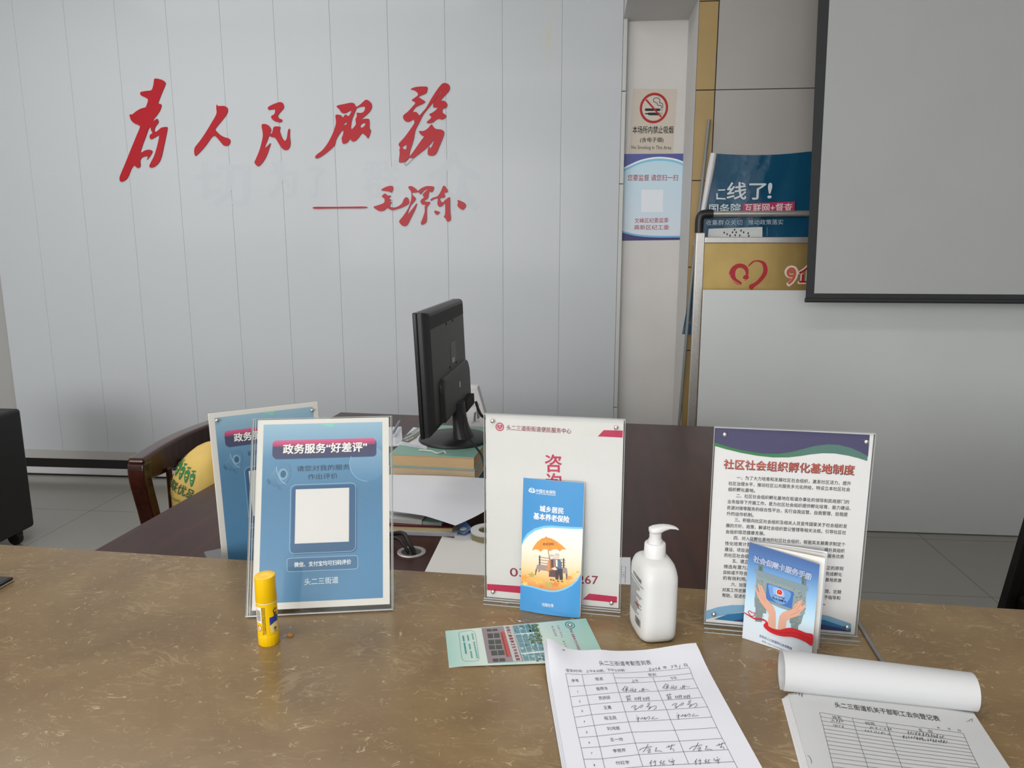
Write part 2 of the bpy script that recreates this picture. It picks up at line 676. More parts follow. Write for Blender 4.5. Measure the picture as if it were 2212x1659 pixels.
    def uvtxt(s, st, a, b, k, layer, col, bold=0.0):
        a, b = Vector(a), Vector(b)
        vs, fs, x0, x1 = text_mesh(st)
        d = b - a
        L = d.length
        d.normalize()
        n = Vector((-d.y, d.x))
        asc = any(ord(ch) > 0x2e80 for ch in st)
        mid, em = (0.376, 0.92) if asc else (0.35, 0.72)
        offs = [(0, 0)] if bold < 0.002 else [(0, 0), (bold, 0), (-bold, 0), (0, bold * 0.8), (0, -bold * 0.8)]
        if bold > 0.025:
            offs += [(bold * 0.7, bold * 0.6), (-bold * 0.7, bold * 0.6), (bold * 0.7, -bold * 0.6), (-bold * 0.7, -bold * 0.6)]
        for io, (ox, oy) in enumerate(offs):
            uv = []
            for x, y, _ in vs:
                q = a + d * ((x - x0) / max(x1 - x0, 1e-6) * L + ox * k) + n * ((y - mid) / em * k + oy * k)
                uv.append((q.x, q.y))
            s.raw(uv, fs, layer + io * 0.09, col)

    def build(s, name, parent, m=None, loc=None):
        return s.mb.build(name, m or PRINT, parent, loc=loc)


def rrect(u0, v0, u1, v1, r, n=5):
    out = []
    for cx, cy, a in ((u1 - r, v1 - r, 0), (u0 + r, v1 - r, 90), (u0 + r, v0 + r, 180), (u1 - r, v0 + r, 270)):
        for k in range(n + 1):
            t = radians(a + 90 * k / n)
            out.append((cx + r * cos(t), cy + r * sin(t)))
    return out


def vgrad(stops):
    """gradient in v for printed inks: [(v, hex), ...] ascending"""
    st = [(v, hexc(c)) for v, c in stops]

    def f(u, v):
        if v <= st[0][0]:
            return st[0][1]
        for (a, ca), (b, cb) in zip(st, st[1:]):
            if v <= b:
                t = (v - a) / (b - a)
                return tuple(x + (y - x) * t for x, y in zip(ca, cb))
        return st[-1][1]
    return f


# ================================================================== THE ROOM
XL, XR, YF, YB, ZC = -5.2, 3.3, -6.0, 4.60, 3.3
structure(MB().box(XL, XR, YF, YB, -0.05, 0).build('floor', FLOOR))
structure(MB().box(XL, XR, YF, YB, ZC, ZC + 0.05).build('ceiling', CEIL))
lwm = MB()  # left wall, with an opening made for the added side light
for y0, y1, z0, z1 in ((YF, -3.15, 0, ZC), (-0.05, YB, 0, ZC), (-3.15, -0.05, 0, 1.55), (-3.15, -0.05, 2.85, ZC)):
    lwm.box(XL - 0.1, XL, y0, y1, z0, z1)
structure(lwm.build('wall_left', WALLSIDE))
wl2 = MB()
for y in (-3.15, -1.63, -0.10):
    wl2.box(XL - 0.08, XL - 0.03, y, y + 0.05, 1.55, 2.85)
wl2.box(XL - 0.08, XL - 0.03, -3.15, -0.05, 1.55, 1.60)
wl2.box(XL - 0.08, XL - 0.03, -3.15, -0.05, 2.80, 2.85)
structure(MB().box(XR, XR + 0.1, YF, YB, 0, ZC).build('wall_right', WALLSIDE))
structure(MB().box(-3.6, XR, 4.45, YB, 0, ZC).build('wall_back', PLASTER))
structure(MB().box(XL, -3.6, 4.43, YB, 0, ZC).build('wall_corner', mat('shaded_plaster', (0.36, 0.36, 0.35), 0.7)))  # corner shade put into a darker colour of the wall plaster
structure(wl2.build('added_window', STEEL))  # invented window frame around the added side light
# entrance side behind the visitor: wall with wide glazed openings
fw = MB()
for x0, x1, z0, z1 in ((XL, -4.2, 0, ZC), (2.8, XR, 0, ZC), (-4.2, 2.8, 3.1, ZC)):
    fw.box(x0, x1, YF - 0.12, YF, z0, z1)
structure(fw.build('wall_front', WALLSIDE))
wf = MB()
for x in (-4.2, -2.45, -0.7, 1.05, 2.74):
    wf.box(x, x + 0.06, YF - 0.09, YF - 0.03, 0, 3.1)
wf.box(-4.2, 2.8, YF - 0.09, YF - 0.03, 2.2, 2.26)
structure(wf.build('window_1', STEEL))
# pale blue cladding panels on the back wall, one mesh with open seams
pw = MB()
seams = [-3.635, -3.347, -3.030, -2.718, -2.408, -2.087, -1.768, -1.442, -1.109, -0.782, -0.458, -0.126, 0.2085]
for a, b in zip(seams, seams[1:]):
    g = 0.00015
    pw.prism([(a + g, 4.449), (a + g, 4.402), (a + g + 0.0015, 4.400), (b - g - 0.0015, 4.400), (b - g, 4.402), (b - g, 4.449)], 0.166, ZC)
wall_panel = structure(pw.build('wall_panel', PANEL))
# base of the cladding: pale, black, pale, black strips
for i, (z0, z1, y, m) in enumerate(((0.110, 0.166, 4.392, mat('pale_skirting', (0.44, 0.43, 0.41), 0.5)), (0.052, 0.110, 4.388, mat('black_skirting', (0.006, 0.005, 0.005), 0.3)),
                                    (0.010, 0.052, 4.384, mat('white_skirting', (0.62, 0.62, 0.63), 0.35)), (0.0, 0.010, 4.375, mat('black_floor_strip', (0.006, 0.005, 0.005), 0.3)))):
    structure(MB().box(-3.64, 0.2085, y, 4.449, z0, z1).build('baseboard_back' if i == 0 else 'trim_%d' % i, m))
# white tile edge between the cladding and the plaster strip
tr = MB()
for z0, z1 in ((0, 0.52), (0.524, 1.82), (1.824, 2.32), (2.324, ZC)):
    tr.box(0.2095, 0.232, 4.40, 4.449, z0, z1)
structure(tr.build('trim_4', mat('white_tile_edge', (0.50, 0.51, 0.49), 0.4), bevel=0.002))
# recess: soffit above the plaster strip, tiled pilaster to its right
PY = 4.06
structure(MB().box(0.2095, 0.566, PY, 4.449, 2.697, ZC).build('trim_5', BEAM))
structure(MB().box(0.566, XR, PY + 0.012, 4.449, 0, ZC).build('wall_pilaster', PLASTER))
tw = MB()
tw.box(0.5665, XR - 0.001, PY + 0.004, PY + 0.0115, 0.001, ZC - 0.001, mi=2)
g = 0.0028
zt = [0.0, 0.475, 0.92, 1.365, 1.81, 2.255, 2.675, 3.1, ZC]
for a, b in zip(zt, zt[1:]):
    tw.box(0.567, 0.6595, PY, PY + 0.008, a + g, b - g, mi=0)
zt = [0.0, 0.455, 1.055, 1.655, 2.255, 2.70, ZC]
xt = [0.6635, 1.27, 1.87, 2.47, 3.07, XR]
for a, b in zip(zt, zt[1:]):
    for c, d in zip(xt, xt[1:]):
        tw.box(c + g * 0.6, d - g * 0.6, PY, PY + 0.008, a + g * 0.8, b - g * 0.8, mi=1)
structure(tw.build('wall_tiles', [TAN, WTILE, GROUT]))

# ================================================================== WALL WRITING
W1, W2 = zm(240, 150, 6.3833), zm(400, 200, 8.5077)
W3, W4 = zm(660, 160, 6.5059), zm(660, 380, 5.8211)
RED = mat('red_acrylic_letter', hexc('ab1422'), 0.4, spec=0.2, coat=0.05, coat_rough=0.1)
LY = 4.399


def wall_letter(z, polys, label):
    """one raised letter cut from sheet: outlines (later ones may be holes) traced, even-odd fill"""
    cu = bpy.data.curves.new('letter', 'CURVE')
    cu.dimensions = '2D'
    cu.fill_mode = 'BOTH'
    cu.extrude = 0.0028
    for pl in polys:
        P = [ony(*z(*p), LY) for p in pl]
        P = catmull([Vector((p.x, p.z, 0)) for p in P], 4)
        sp = cu.splines.new('POLY')
        sp.points.add(len(P) - 1)
        for q, p in zip(sp.points, P):
            q.co = (p.x, p.y, 0, 1)
        sp.use_cyclic_u = True
    o = bpy.data.objects.new('letter', cu)
    COL.objects.link(o)
    me = bpy.data.meshes.new_from_object(o.evaluated_get(bpy.context.evaluated_depsgraph_get()))
    bpy.data.objects.remove(o); bpy.data.curves.remove(cu)
    me.transform(frame_matrix((0, LY - 0.0028, 0), (1, 0, 0), (0, 0, 1), (0, -1, 0)))
    c = sum((v.co for v in me.vertices), Vector()) / len(me.vertices)
    me.transform(Matrix.Translation(-c))
    me.materials.clear(); me.materials.append(RED)
    o = bpy.data.objects.new('wall_letter', me)
    COL.objects.link(o)
    o.location = c
    return tag(o, label, 'letter', 'red letters on the panelled wall')


wall_letter(W1, [[(605,130),(650,130),(715,150),(752,185),(750,215),(700,335),(660,440),(655,470),(690,480),(697,505),(680,560),(640,625),(580,700),(600,705),(635,682),(652,700),(655,735),(625,775),(605,815),(605,850),(622,862),(650,845),(690,810),(725,798),(775,795),(778,830),(755,950),(725,1090),(700,1200),(670,1275),(620,1330),(570,1353),(540,1350),(535,1325),(560,1270),(600,1190),(640,1060),(668,930),(660,912),(630,925),(580,955),(550,962),(537,935),(545,900),(575,880),(555,835),(548,795),(520,820),(485,920),(440,1040),(410,1140),(440,1138),(480,1115),(540,1108),(572,1130),(560,1165),(530,1210),(500,1245),(512,1205),(470,1200),(425,1220),(405,1260),(408,1330),(385,1358),(355,1350),(325,1325),(290,1360),(260,1430),(220,1510),(160,1548),(130,1540),(122,1500),(140,1440),(200,1300),(280,1100),(350,930),(402,805),(395,775),(330,745),(285,705),(264,650),(264,622),(300,620),(350,580),(410,545),(475,525),(490,510),(515,430),(500,400),(450,375),(415,355),(407,330),(420,312),(480,300),(555,290),(575,265),(590,210),(598,145)]],
            'tallest red brush-style letter, leftmost of the upper row on the wall')
wall_letter(W2, [[(582,225),(610,248),(720,248),(770,275),(787,315),(770,390),(700,490),(570,650),(560,690),(590,725),(650,780),(730,822),(790,838),(830,870),(830,920),(805,965),(750,980),(705,965),(650,900),(590,830),(555,800),(510,805),(470,850),(400,950),(310,1060),(230,1140),(197,1165),(180,1140),(172,1080),(185,1010),(230,950),(300,860),(400,710),(480,575),(560,440),(585,370),(580,300)]],
            'simple two-stroke red letter, second from left in the upper row on the wall')
wall_letter(W2, [[(1525,285),(1550,255),(1640,210),(1740,178),(1790,190),(1815,240),(1812,290),(1770,340),(1715,405),(1705,440),(1730,475),(1780,495),(1785,520),(1765,545),(1720,545),(1650,525),(1600,485),(1585,450),(1600,425),(1640,400),(1655,360),(1655,310),(1600,312),(1540,318)],
                 [(1412,600),(1430,580),(1480,580),(1540,610),(1575,660),(1582,700),(1565,745),(1580,760),(1605,735),(1618,680),(1635,635),(1680,622),(1740,628),(1752,645),(1740,690),(1750,740),(1790,840),(1830,885),(1860,870),(1878,810),(1890,720),(1905,675),(1920,668),(1928,690),(1925,800),(1938,920),(1925,1000),(1890,1045),(1835,1055),(1780,1020),(1720,930),(1660,835),(1600,820),(1545,800),(1525,850),(1490,940),(1465,1000),(1485,1008),(1530,970),(1575,932),(1550,1020),(1500,1160),(1430,1280),(1370,1345),(1335,1352),(1300,1320),(1280,1280),(1310,1210),(1360,1090),(1400,960),(1430,820),(1430,730),(1415,650)]],
            'red brush letter in two pieces, middle of the five upper letters on the wall')
wall_letter(W3, [[(440,460),(465,440),(550,422),(640,405),(685,415),(715,460),(770,430),(820,385),(855,362),(895,380),(928,420),(932,470),(905,525),(840,590),(785,635),(840,630),(890,632),(900,680),(900,760),(918,790),(905,850),(880,903),(845,865),(795,835),(750,890),(700,940),(650,943),(630,910),(590,960),(540,980),(520,965),(512,900),(530,850),(535,800),(510,800),(460,870),(430,930),(410,1000),(340,1070),(250,1140),(180,1180),(145,1182),(140,1160),(170,1125),(240,1070),(310,980),(370,870),(410,770),(432,680),(425,580),(480,575),(505,585),(530,612),(550,580),(580,575),(605,595),(640,545),(645,515),(610,525),(560,550),(510,545),(480,500)],
                 [(530,710),(560,685),(580,665),(575,710)], [(722,480),(770,462),(828,457),(838,488),(815,535),(770,548),(725,545),(722,600),(705,640),(710,705),(680,750),(650,775),(638,740),(655,640),(685,560),(708,505)],
                 [(770,735),(785,705),(815,690),(843,690),(840,715),(815,745),(790,755)]],
            'dense red letter with three holes and a long left tail, fourth in the upper row')
wall_letter(W3, [[(1920,140),(1960,128),(2010,145),(2028,190),(2015,240),(1960,300),(1905,370),(1950,378),(1985,410),(1990,450),(1965,480),(1930,490),(1925,540),(1975,580),(1965,615),(1920,640),(1880,630),(1840,640),(1790,680),(1740,692),(1705,685),(1720,660),(1770,610),(1740,570),(1790,540),(1840,500),(1855,475),(1800,470),(1795,440),(1800,400),(1850,330),(1920,235),(1900,245),(1830,350),(1760,440),(1700,510),(1650,580),(1600,680),(1545,790),(1520,920),(1470,1080),(1450,1180),(1400,1230),(1330,1245),(1315,1220),(1325,1120),(1322,1060),(1332,1035),(1312,1000),(1320,970),(1400,880),(1480,770),(1530,690),(1520,640),(1510,640),(1450,672),(1400,660),(1372,610),(1385,575),(1440,530),(1500,465),(1545,405),(1495,370),(1530,340),(1580,300),(1575,265),(1530,230),(1480,215),(1530,190),(1600,178),(1690,178),(1715,190),(1710,230),(1695,270),(1640,295),(1590,320),(1620,345),(1680,385),(1660,412),(1600,440),(1545,470),(1508,530),(1560,535),(1600,580),(1650,530),(1700,470),(1780,330),(1860,210)],
                 [(1360,1030),(1420,995),(1410,1060)],
                 [(1595,805),(1660,800),(1720,765),(1770,710),(1800,745),(1835,772),(1900,780),(1940,800),(1948,840),(1930,900),(1880,1020),(1840,1110),(1800,1145),(1740,1145),(1718,1120),(1722,1060),(1740,1020),(1750,1048),(1780,1010),(1802,950),(1795,935),(1760,980),(1690,1050),(1600,1120),(1500,1200),(1415,1280),(1395,1270),(1410,1230),(1480,1140),(1560,1030),(1630,930),(1665,880),(1630,860)]],
            'many-stroked red letter, rightmost of the five upper letters on the wall')
wall_letter(W4, [[(115,390),(300,389),(520,387),(752,385),(752,405),(520,408),(300,410),(115,412)]], 'straight red dash left of the three small signature letters on the wall')
wall_letter(W4, [[(955,180),(990,150),(1040,130),(1085,125),(1103,145),(1095,190),(1080,208),(1040,195)],
                 [(1000,222),(1030,245),(1075,250),(1050,285),(1080,300),(1060,320),(1085,335),(1060,370),(1085,395),(1150,390),(1210,350),(1240,290),(1270,268),(1295,290),(1300,345),(1240,385),(1160,415),(1085,430),(1030,405),(985,435),(935,442),(890,420),(858,390),(910,370),(985,340),(995,290),(962,258)]],
            'first small red signature letter, just right of the red dash')
wall_letter(W4, [[(1295,150),(1310,128),(1350,135),(1390,165),(1415,188),(1450,160),(1510,132),(1570,128),(1615,138),(1605,185),(1585,205),(1555,200),(1545,260),(1530,290),(1495,310),(1515,325),(1560,325),(1562,350),(1530,390),(1525,440),(1525,550),(1510,590),(1465,615),(1452,590),(1475,530),(1500,450),(1500,390),(1510,365),(1470,360),(1448,330),(1455,300),(1490,270),(1475,245),(1490,215),(1535,175),(1530,168),(1490,185),(1450,230),(1420,205),(1380,210),(1342,212),(1345,240),(1385,280),(1370,320),(1320,380),(1285,470),(1290,480),(1340,420),(1400,345),(1380,420),(1330,520),(1290,600),(1260,630),(1220,625),(1185,590),(1185,560),(1240,490),(1300,390),(1330,290),(1330,205)]],
            'middle small red signature letter with two long legs, below the upper row')
wall_letter(W4, [[(1740,122),(1790,185),(1770,210),(1745,215),(1755,255),(1740,275),(1715,275),(1690,290),(1720,335),(1760,300),(1812,268),(1818,330),(1820,450),(1828,540),(1810,568),(1780,572),(1765,540),(1740,512),(1755,480),(1755,350),(1720,375),(1685,388),(1665,370),(1660,330),(1665,285),(1620,290),(1580,312),(1572,300),(1600,275),(1660,255),(1700,200)],
                 [(1620,455),(1632,435),(1650,440),(1688,455),(1670,480),(1645,487)], [(1912,305),(1960,318),(2005,345),(2018,375),(1995,415),(1970,425),(1930,400),(1910,370),(1918,340)]],
            'last small red signature letter, with two loose dots, far right of the lower row')
# faint traces of the letters that hung here before
gh = Art((0, 4.3997, 0), (1, 0, 0), (0, 0, 1), warp=None)
for ch, x0, x1, y, h in (('切', 424, 540, 396, 96), ('为', 582, 640, 388, 76), ('了', 666, 700, 390, 66), ('群', 786, 862, 388, 84), ('众', 924, 1036, 392, 122)):
    gh.txt(ch, (x0, y), (x1, y + 2), h, 0, (0.495, 0.525, 0.552), 0.03)
o = gh.build('letter_trace', wall_panel, print_mat('old_letter_trace', 0.5, 0.12, 0.2))

# ================================================================== NOTICES ON THE PLASTER STRIP
n1 = zm(1340, 180, 10.371)
WY = 4.4497


def wall_art(z, y=WY):
    return Art((0, y, 0), (1, 0, 0), (0, 0, 1), z)


a = wall_art(n1)
a.poly([(285, 122), (1280, 125), (1180, 1560), (195, 1585)], 1, hexc('c6bcae'))
a.ring((752, 555), 265, 318, 4, hexc('a8201f'), 48, 1.04)
a.disc((752, 555), 266, 2, hexc('c9c0b6'), 40, 276)
a.poly([(560, 380), (590, 350), (930, 745), (905, 770)], 5, hexc('a8201f'))
a.poly([(550, 575), (570, 562), (890, 565), (890, 620), (570, 620), (550, 605)], 3, hexc('1d1f1c'))
a.poly([(550, 672), (610, 665), (640, 655), (880, 655), (880, 718), (640, 716), (610, 695), (550, 695)], 3, hexc('1d1f1c'))
for x in (905, 935):
    a.line([(x, 570), (x, 620)], 0.0022, 3, hexc('1d1f1c')); a.line([(x, 655), (x, 712)], 0.0022, 3, hexc('1d1f1c'))
a.line([(915, 560), (915, 500), (840, 490), (815, 440), (750, 410), (745, 360), (790, 325), (850, 335), (890, 380), (875, 435), (945, 455), (950, 560)], 0.0036, 3, hexc('2b2b28'), 4)
a.txt('本场所内禁止吸烟', (275, 1042), (1185, 1042), 165, 3, hexc('1d1f1c'), 0.012)
a.txt('(含电子烟)', (445, 1265), (965, 1265), 105, 3, hexc('1d1f1c'), 0.012)
a.txt('No Smoking in This Area', (250, 1430), (1140, 1440), 80, 3, hexc('3a3a36'), 0.004)
o = a.build('no_smoking_notice', None, print_mat('matt_notice', 0.6), loc=(0.39, WY, 2.17))
tag(o, 'beige no smoking notice with a red barred circle on the white wall strip', 'sign')

n2 = zm(1300, 150, 3.318)
a = wall_art(n2, WY)
q = [(133, 606), (593, 603), (570, 1222), (117, 1228)]
a.poly(q, 1, lambda u, v: tuple(x + (y - x) * min(1, max(0, (v - 1.55) / 0.4)) for x, y in zip(hexc('cfd8e2'), hexc('bcd9e6'))))
top = [(133, 606), (593, 603), (590, 678), (530, 655), (450, 640), (370, 640), (280, 660), (200, 695), (130, 730)]
a.poly([(133, 606), (593, 603), (590, 668), (530, 645), (450, 632), (370, 633), (280, 652), (200, 686), (130, 722)], 3, hexc('4d5596'))
a.line([(130, 724), (200, 688), (280, 654), (370, 635), (450, 634), (530, 647), (590, 670)], 0.009, 4, hexc('e8edf2'), 4)
a.line([(130, 738), (200, 702), (280, 668), (370, 649), (450, 648), (530, 661), (588, 684)], 0.012, 2, hexc('7fc0dd'), 4)
a.poly([(119, 1158), (240, 1190), (380, 1202), (570, 1202), (570, 1222), (117, 1228)], 3, hexc('39306a'))
a.line([(119, 1156), (240, 1186), (380, 1198), (569, 1198)], 0.010, 4, hexc('6fb0d6'), 4)
RD = hexc('a42a33')
a.txt('您要监督 请您扫一扫', (185, 776), (545, 776), 44, 3, RD, 0.008)
a.poly([(284, 862), (440, 862), (438, 1022), (282, 1022)], 2, hexc('dfe4ea'))
a.txt('文峰区纪委监委', (235, 1084), (478, 1080), 34, 3, RD, 0.008)
a.txt('高新区纪工委', (232, 1132), (482, 1132), 34, 3, RD, 0.008)
o = a.build('wall_poster', None, PRINT, loc=(0.39, WY, 1.75))
tag(o, 'pale blue poster with purple bands and red text under the no smoking notice', 'poster')

# ================================================================== STANDING SIGNS AND BANNER BY THE PILASTER
n3 = zm(1490, 300, 7.1355)
# long slim poles leaning in the gap
pl = MB().tube([ony(1466, 925, 4.00), ony(1490, 640, 4.005), ony(1532, 258, 4.045)], 0.0085, 10, smooth=False)
lowp = ony(1466, 925, 4.00)
pl.tube([lowp, (lowp.x - 0.012, 3.992, 0.01)], 0.0085, 10, smooth=False)
tag(pl.build('pole', mat('grey_pole', (0.20, 0.21, 0.20), 0.4), smooth=True), 'long slim grey pole leaning on the tan tiles left of the blue banner', 'pole')

# tilted plastic banner with a rolled white left border
BYA = 4.045
bl_, tl_ = ony(1473, 722, 4.03), ony(1545, 332, BYA)
tr_ = ony(1753, 322, BYA)


def banner_pt(s, t):
    top = tl_.lerp(Vector((tr_.x + 0.25, BYA, tr_.z)), s)
    ztop = tl_.z + (-0.010 * sin(pi * min(1, s * 1.6)) + 0.016 * max(0, s * 1.6 - 0.5) ** 2)
    p = Vector((top.x, top.y, ztop)).lerp(Vector((bl_.x + 0.80 * s, 4.032, bl_.z - 0.0 + 0.02 * s)), t)
    p.y += 0.004 * noise.noise(Vector((s * 7, t * 4, 1.3))) + 0.006 * noise.noise(Vector((s * 18 + t * 9, t * 5, 4.0))) * (0.3 + s) - 0.006
    p.y = min(p.y, 4.052)
    return p


bt = thing('banner', ((bl_.x + 0.3), 4.03, bl_.z), 'crumpled glossy blue plastic banner with white lettering behind the steel rail', 'banner')
bm_ = MB(); up = [[banner_pt(i / 40, j / 30) for i in range(41)] for j in range(31)]
bm_.slab(up, [[p + Vector((0, 0.0006, 0)) for p in r] for r in up])
BANM = mat('blue_vinyl', hexc('164c69'), 0.16, coat=0.6, coat_rough=0.05, var=0.06, vscale=6, bump=0.35, bscale=11)
bm_.build('sheet', BANM, bt, smooth=True)
rl = [banner_pt(0, 0.5 * t / 12) + Vector((-0.010, -0.006, 0)) for t in range(13)]
MB().tube(rl, lambda k: 0.0165 + 0.002 * sin(9 * k), 14).build('rolled_edge', mat('white_vinyl', (0.62, 0.62, 0.62), 0.35, bump=0.1, bscale=20), bt, smooth=True)
a = wall_art(n3, 4.026)
WH = hexc('cfd6d8')
a.poly([(430, 782), (545, 776), (548, 795), (440, 800)], 1, WH); a.poly([(412, 905), (555, 915), (555, 935), (412, 930)], 1, WH)
a.poly([(408, 840), (432, 838), (430, 935), (408, 932)], 2, WH)
a.txt('线了', (575, 805), (1175, 800), 262, 1, WH, 0.02)
a.txt('!', (1205, 795), (1265, 795), 240, 1, WH, 0.02)
a.poly([(815, 998), (1618, 965), (1612, 1170), (805, 1170)], 1, hexc('b03a5c'))
a.txt('国务院', (300, 1082), (780, 1072), 150, 2, WH, 0.015)
a.txt('互联网+督查', (845, 1070), (1580, 1055), 130, 2, hexc('e0d0d0'), 0.012)
a.txt('收集群众关切', (250, 1292), (810, 1288), 84, 2, hexc('b9c8d0'))
a.txt('推动政策落实', (900, 1284), (1440, 1282), 80, 2, hexc('b9c8d0'))
a.poly([(290, 1385), (1120, 1358), (1118, 1600), (262, 1600)], 1, hexc('d3d5d2'))
for x, y in ((530, 1445), (575, 1470), (660, 1440), (690, 1400), (715, 1440), (790, 1415), (830, 1440), (900, 1455), (700, 1485), (770, 1490), (620, 1490), (910, 1495)):
    a.disc((x, y), 12, 2, hexc('1a2228'), 8, 18)
a.line([(1193, 1360), (1190, 1500)], 0.0015, 1, hexc('9fb4c0'))
o = a.build('lettering', bt, print_mat('banner_ink', 0.2, 0.5))

# slim display stand: steel tube top rail with black plastic corner
ds = thing('display_stand', (0.62, 4.0, 0), 'stainless tube display stand with a black plastic corner in front of the banner', 'stand')
b0, b1 = ony(1540, 462, 3.992), ony(1748, 461, 3.992)
ztube = b0.z
MB().tube([(b0.x - 0.003, 3.992, ztube), (b1.x + 0.5, 3.992, ztube)], 0.0155, 16, smooth=False).build('top_rail', STEEL, ds, smooth=True)
xp = ony(1511, 480, 3.992).x
MB().tube([(xp, 3.992, 0.0), (xp, 3.992, ztube - 0.08)], 0.0155, 16, smooth=False).build('upright', STEEL, ds, smooth=True)
MB().tube([(xp, 3.992, ztube - 0.095), (xp, 3.992, ztube - 0.03), (xp + 0.01, 3.992, ztube - 0.006), (xp + 0.035, 3.992, ztube), (b0.x, 3.992, ztube)], 0.0225, 16).build('corner_joint', BLACK_PL, ds, smooth=True)
MB().box(xp - 0.03, xp + 0.9, 3.978, 4.045, 0.0, 0.02).build('foot', BLACK_PL, ds, bevel=0.004)

# steel framed gold sign
FY = 3.93
gs = thing('framed_sign', (1.0, FY, 0), 'steel framed gold sign with a red ribbon heart behind the grey board', 'sign')
fx0, fx1, ft = ony(1502, 560, FY).x, ony(1521, 560, FY).x, ony(1520, 512, FY).z
ftb = ony(1520, 525, FY).z
f = MB()
f.box(fx0, fx1, FY, FY + 0.03, 0.0, ft + 0.022)
f.build('post', STEEL, gs, bevel=0.004)
MB().box(1.70, 1.742, FY, FY + 0.03, 0.0, ft + 0.022).build('post', STEEL, gs, bevel=0.004)
MB().box(fx1, 1.70, FY + 0.001, FY + 0.029, ftb, ft).build('top_bar', STEEL, gs, bevel=0.003)
GOLD = mat('gold_foil', hexc('bfa264'), 0.32, metal=0.6, var=0.08, vscale=7, bump=0.06, bscale=9)
MB().box(fx1 + 0.001, 1.699, FY + 0.012, FY + 0.018, 0.05, ftb - 0.001).build('panel', GOLD, gs)
hz = zm(1440, 480, 3.4559)
a = Art((0, FY + 0.0115, 0), (1, 0, 0), (0, 0, 1), hz)
HR = hexc('b01f2c')
a.poly([(468, 400), (470, 365), (495, 328), (540, 308), (585, 318), (608, 345), (612, 375), (605, 402), (592, 400), (590, 375), (575, 350), (545, 340), (520, 355), (512, 385), (520, 420), (560, 450), (545, 470), (500, 445)], 1, HR, 3)
a.line([(470, 385), (485, 425), (548, 466)], 0.002, 2, hexc('e7c9a0'), 3)
a.poly([(605, 330), (640, 292), (690, 283), (735, 300), (753, 345), (745, 395), (700, 450), (655, 485), (640, 502), (620, 498), (618, 470), (665, 445), (712, 390), (722, 345), (705, 305), (660, 295), (620, 325)], 1, HR, 3)
a.disc((592, 415), 22, 1, HR); a.line([(570, 425), (600, 432), (612, 420)], 0.002, 2, hexc('e7c9a0'), 3)
a.build('emblem', gs, print_mat('foil_print', 0.3, 0.2))
a = Art((0, FY + 0.0115, 0), (1, 0, 0), (0, 0, 1), hz)
a.txt('9', (885, 400), (975, 400), 150, 1, hexc('e8d9d0'), 0.05)
a.txt('9', (895, 400), (965, 400), 130, 2, hexc('d0604f'), 0.02)
a.txt('企业', (988, 390), (1260, 390), 128, 2, hexc('b01f2c'), 0.02)
a.txt('企业', (982, 390), (1266, 390), 140, 1, hexc('e8d9d0'), 0.05)
a.build('numerals', gs, bpy.data.materials['foil_print'])

# grey standing board in front of the sign
gb = thing('partition_board', (1.8, 3.85, 0), 'plain grey standing board under the projection screen', 'board')
MB().box(0.618, 3.15, 3.85, 3.872, 0.004, 1.258).build('panel', BOARD, gb, bevel=0.002)
MB().box(0.80, 0.86, 3.80, 3.93, 0.0, 0.012).build('foot', STEEL, gb, bevel=0.003)
MB().box(2.9, 2.96, 3.80, 3.93, 0.0, 0.012).build('foot', STEEL, gb, bevel=0.003)

# pull-down projection screen with black border
ps = thing('projection_screen', (2.0, 3.6, 1.22), 'pulled-down grey projection screen with a black border', 'projection screen')
SY = 3.6
p_bo, p_to = ony(1740, 652, SY), ony(1768, 0, SY)
p_bi, p_ti = ony(1758.6, 633.6, SY), ony(1794, 0, SY)
ext = lambda A, B, z: A + (B - A) * ((z - A.z) / (B.z - A.z))
zt_ = 3.02
OT, IT = ext(p_bo, p_to, zt_), ext(p_bi, p_ti, zt_)
XRS = 3.12
MB().prism([(p_bo.x, p_bo.z), (XRS, p_bo.z), (XRS, zt_), (OT.x, zt_)], 0, 0.002, frame_matrix((0, SY + 0.002, 0), (1, 0, 0), (0, 0, 1), (0, -1, 0))).build('border', SCRBLK, ps)
MB().prism([(p_bi.x, p_bi.z), (XRS - 0.06, p_bi.z), (XRS - 0.06, zt_ - 0.1), (IT.x - 0.004, zt_ - 0.1)], 0, 0.0006, frame_matrix((0, SY - 0.0002, 0), (1, 0, 0), (0, 0, 1), (0, -1, 0))).build('fabric', SCREENM, ps)
MB().tube([(p_bo.x - 0.002, SY + 0.002, p_bo.z + 0.008), (XRS + 0.002, SY + 0.002, p_bo.z + 0.008)], 0.011, 12, smooth=False).build('weight_bar', SCRBLK, ps, smooth=True)
MB().box(OT.x - 0.08, XRS + 0.08, SY - 0.05, SY + 0.06, zt_ - 0.02, zt_ + 0.11).build('housing', mat('screen_housing', (0.6, 0.6, 0.6), 0.4), ps, bevel=0.01)

# ================================================================== COUNTER AND DESK
CZ = 0.918
ca = radians(-3.0)
cb = onz(1000, 1238.5, CZ)
CM = Matrix.Translation((cb.x, cb.y, 0)) @ Matrix.Rotation(ca, 4, 'Z')
ct = thing('reception_counter', (cb.x, cb.y - 0.3, 0), 'reception counter with a polished brown marble top in the foreground', 'counter')
MB().box(-2.3, 2.1, -0.66, 0, CZ - 0.03, CZ, M=CM).build('countertop', STONE, ct, bevel=0.003)
MB().box(-2.28, 2.08, -0.60, -0.25, 0.0, CZ - 0.03, M=CM).build('body', mat('counter_body', hexc('6d5138'), 0.4), ct)

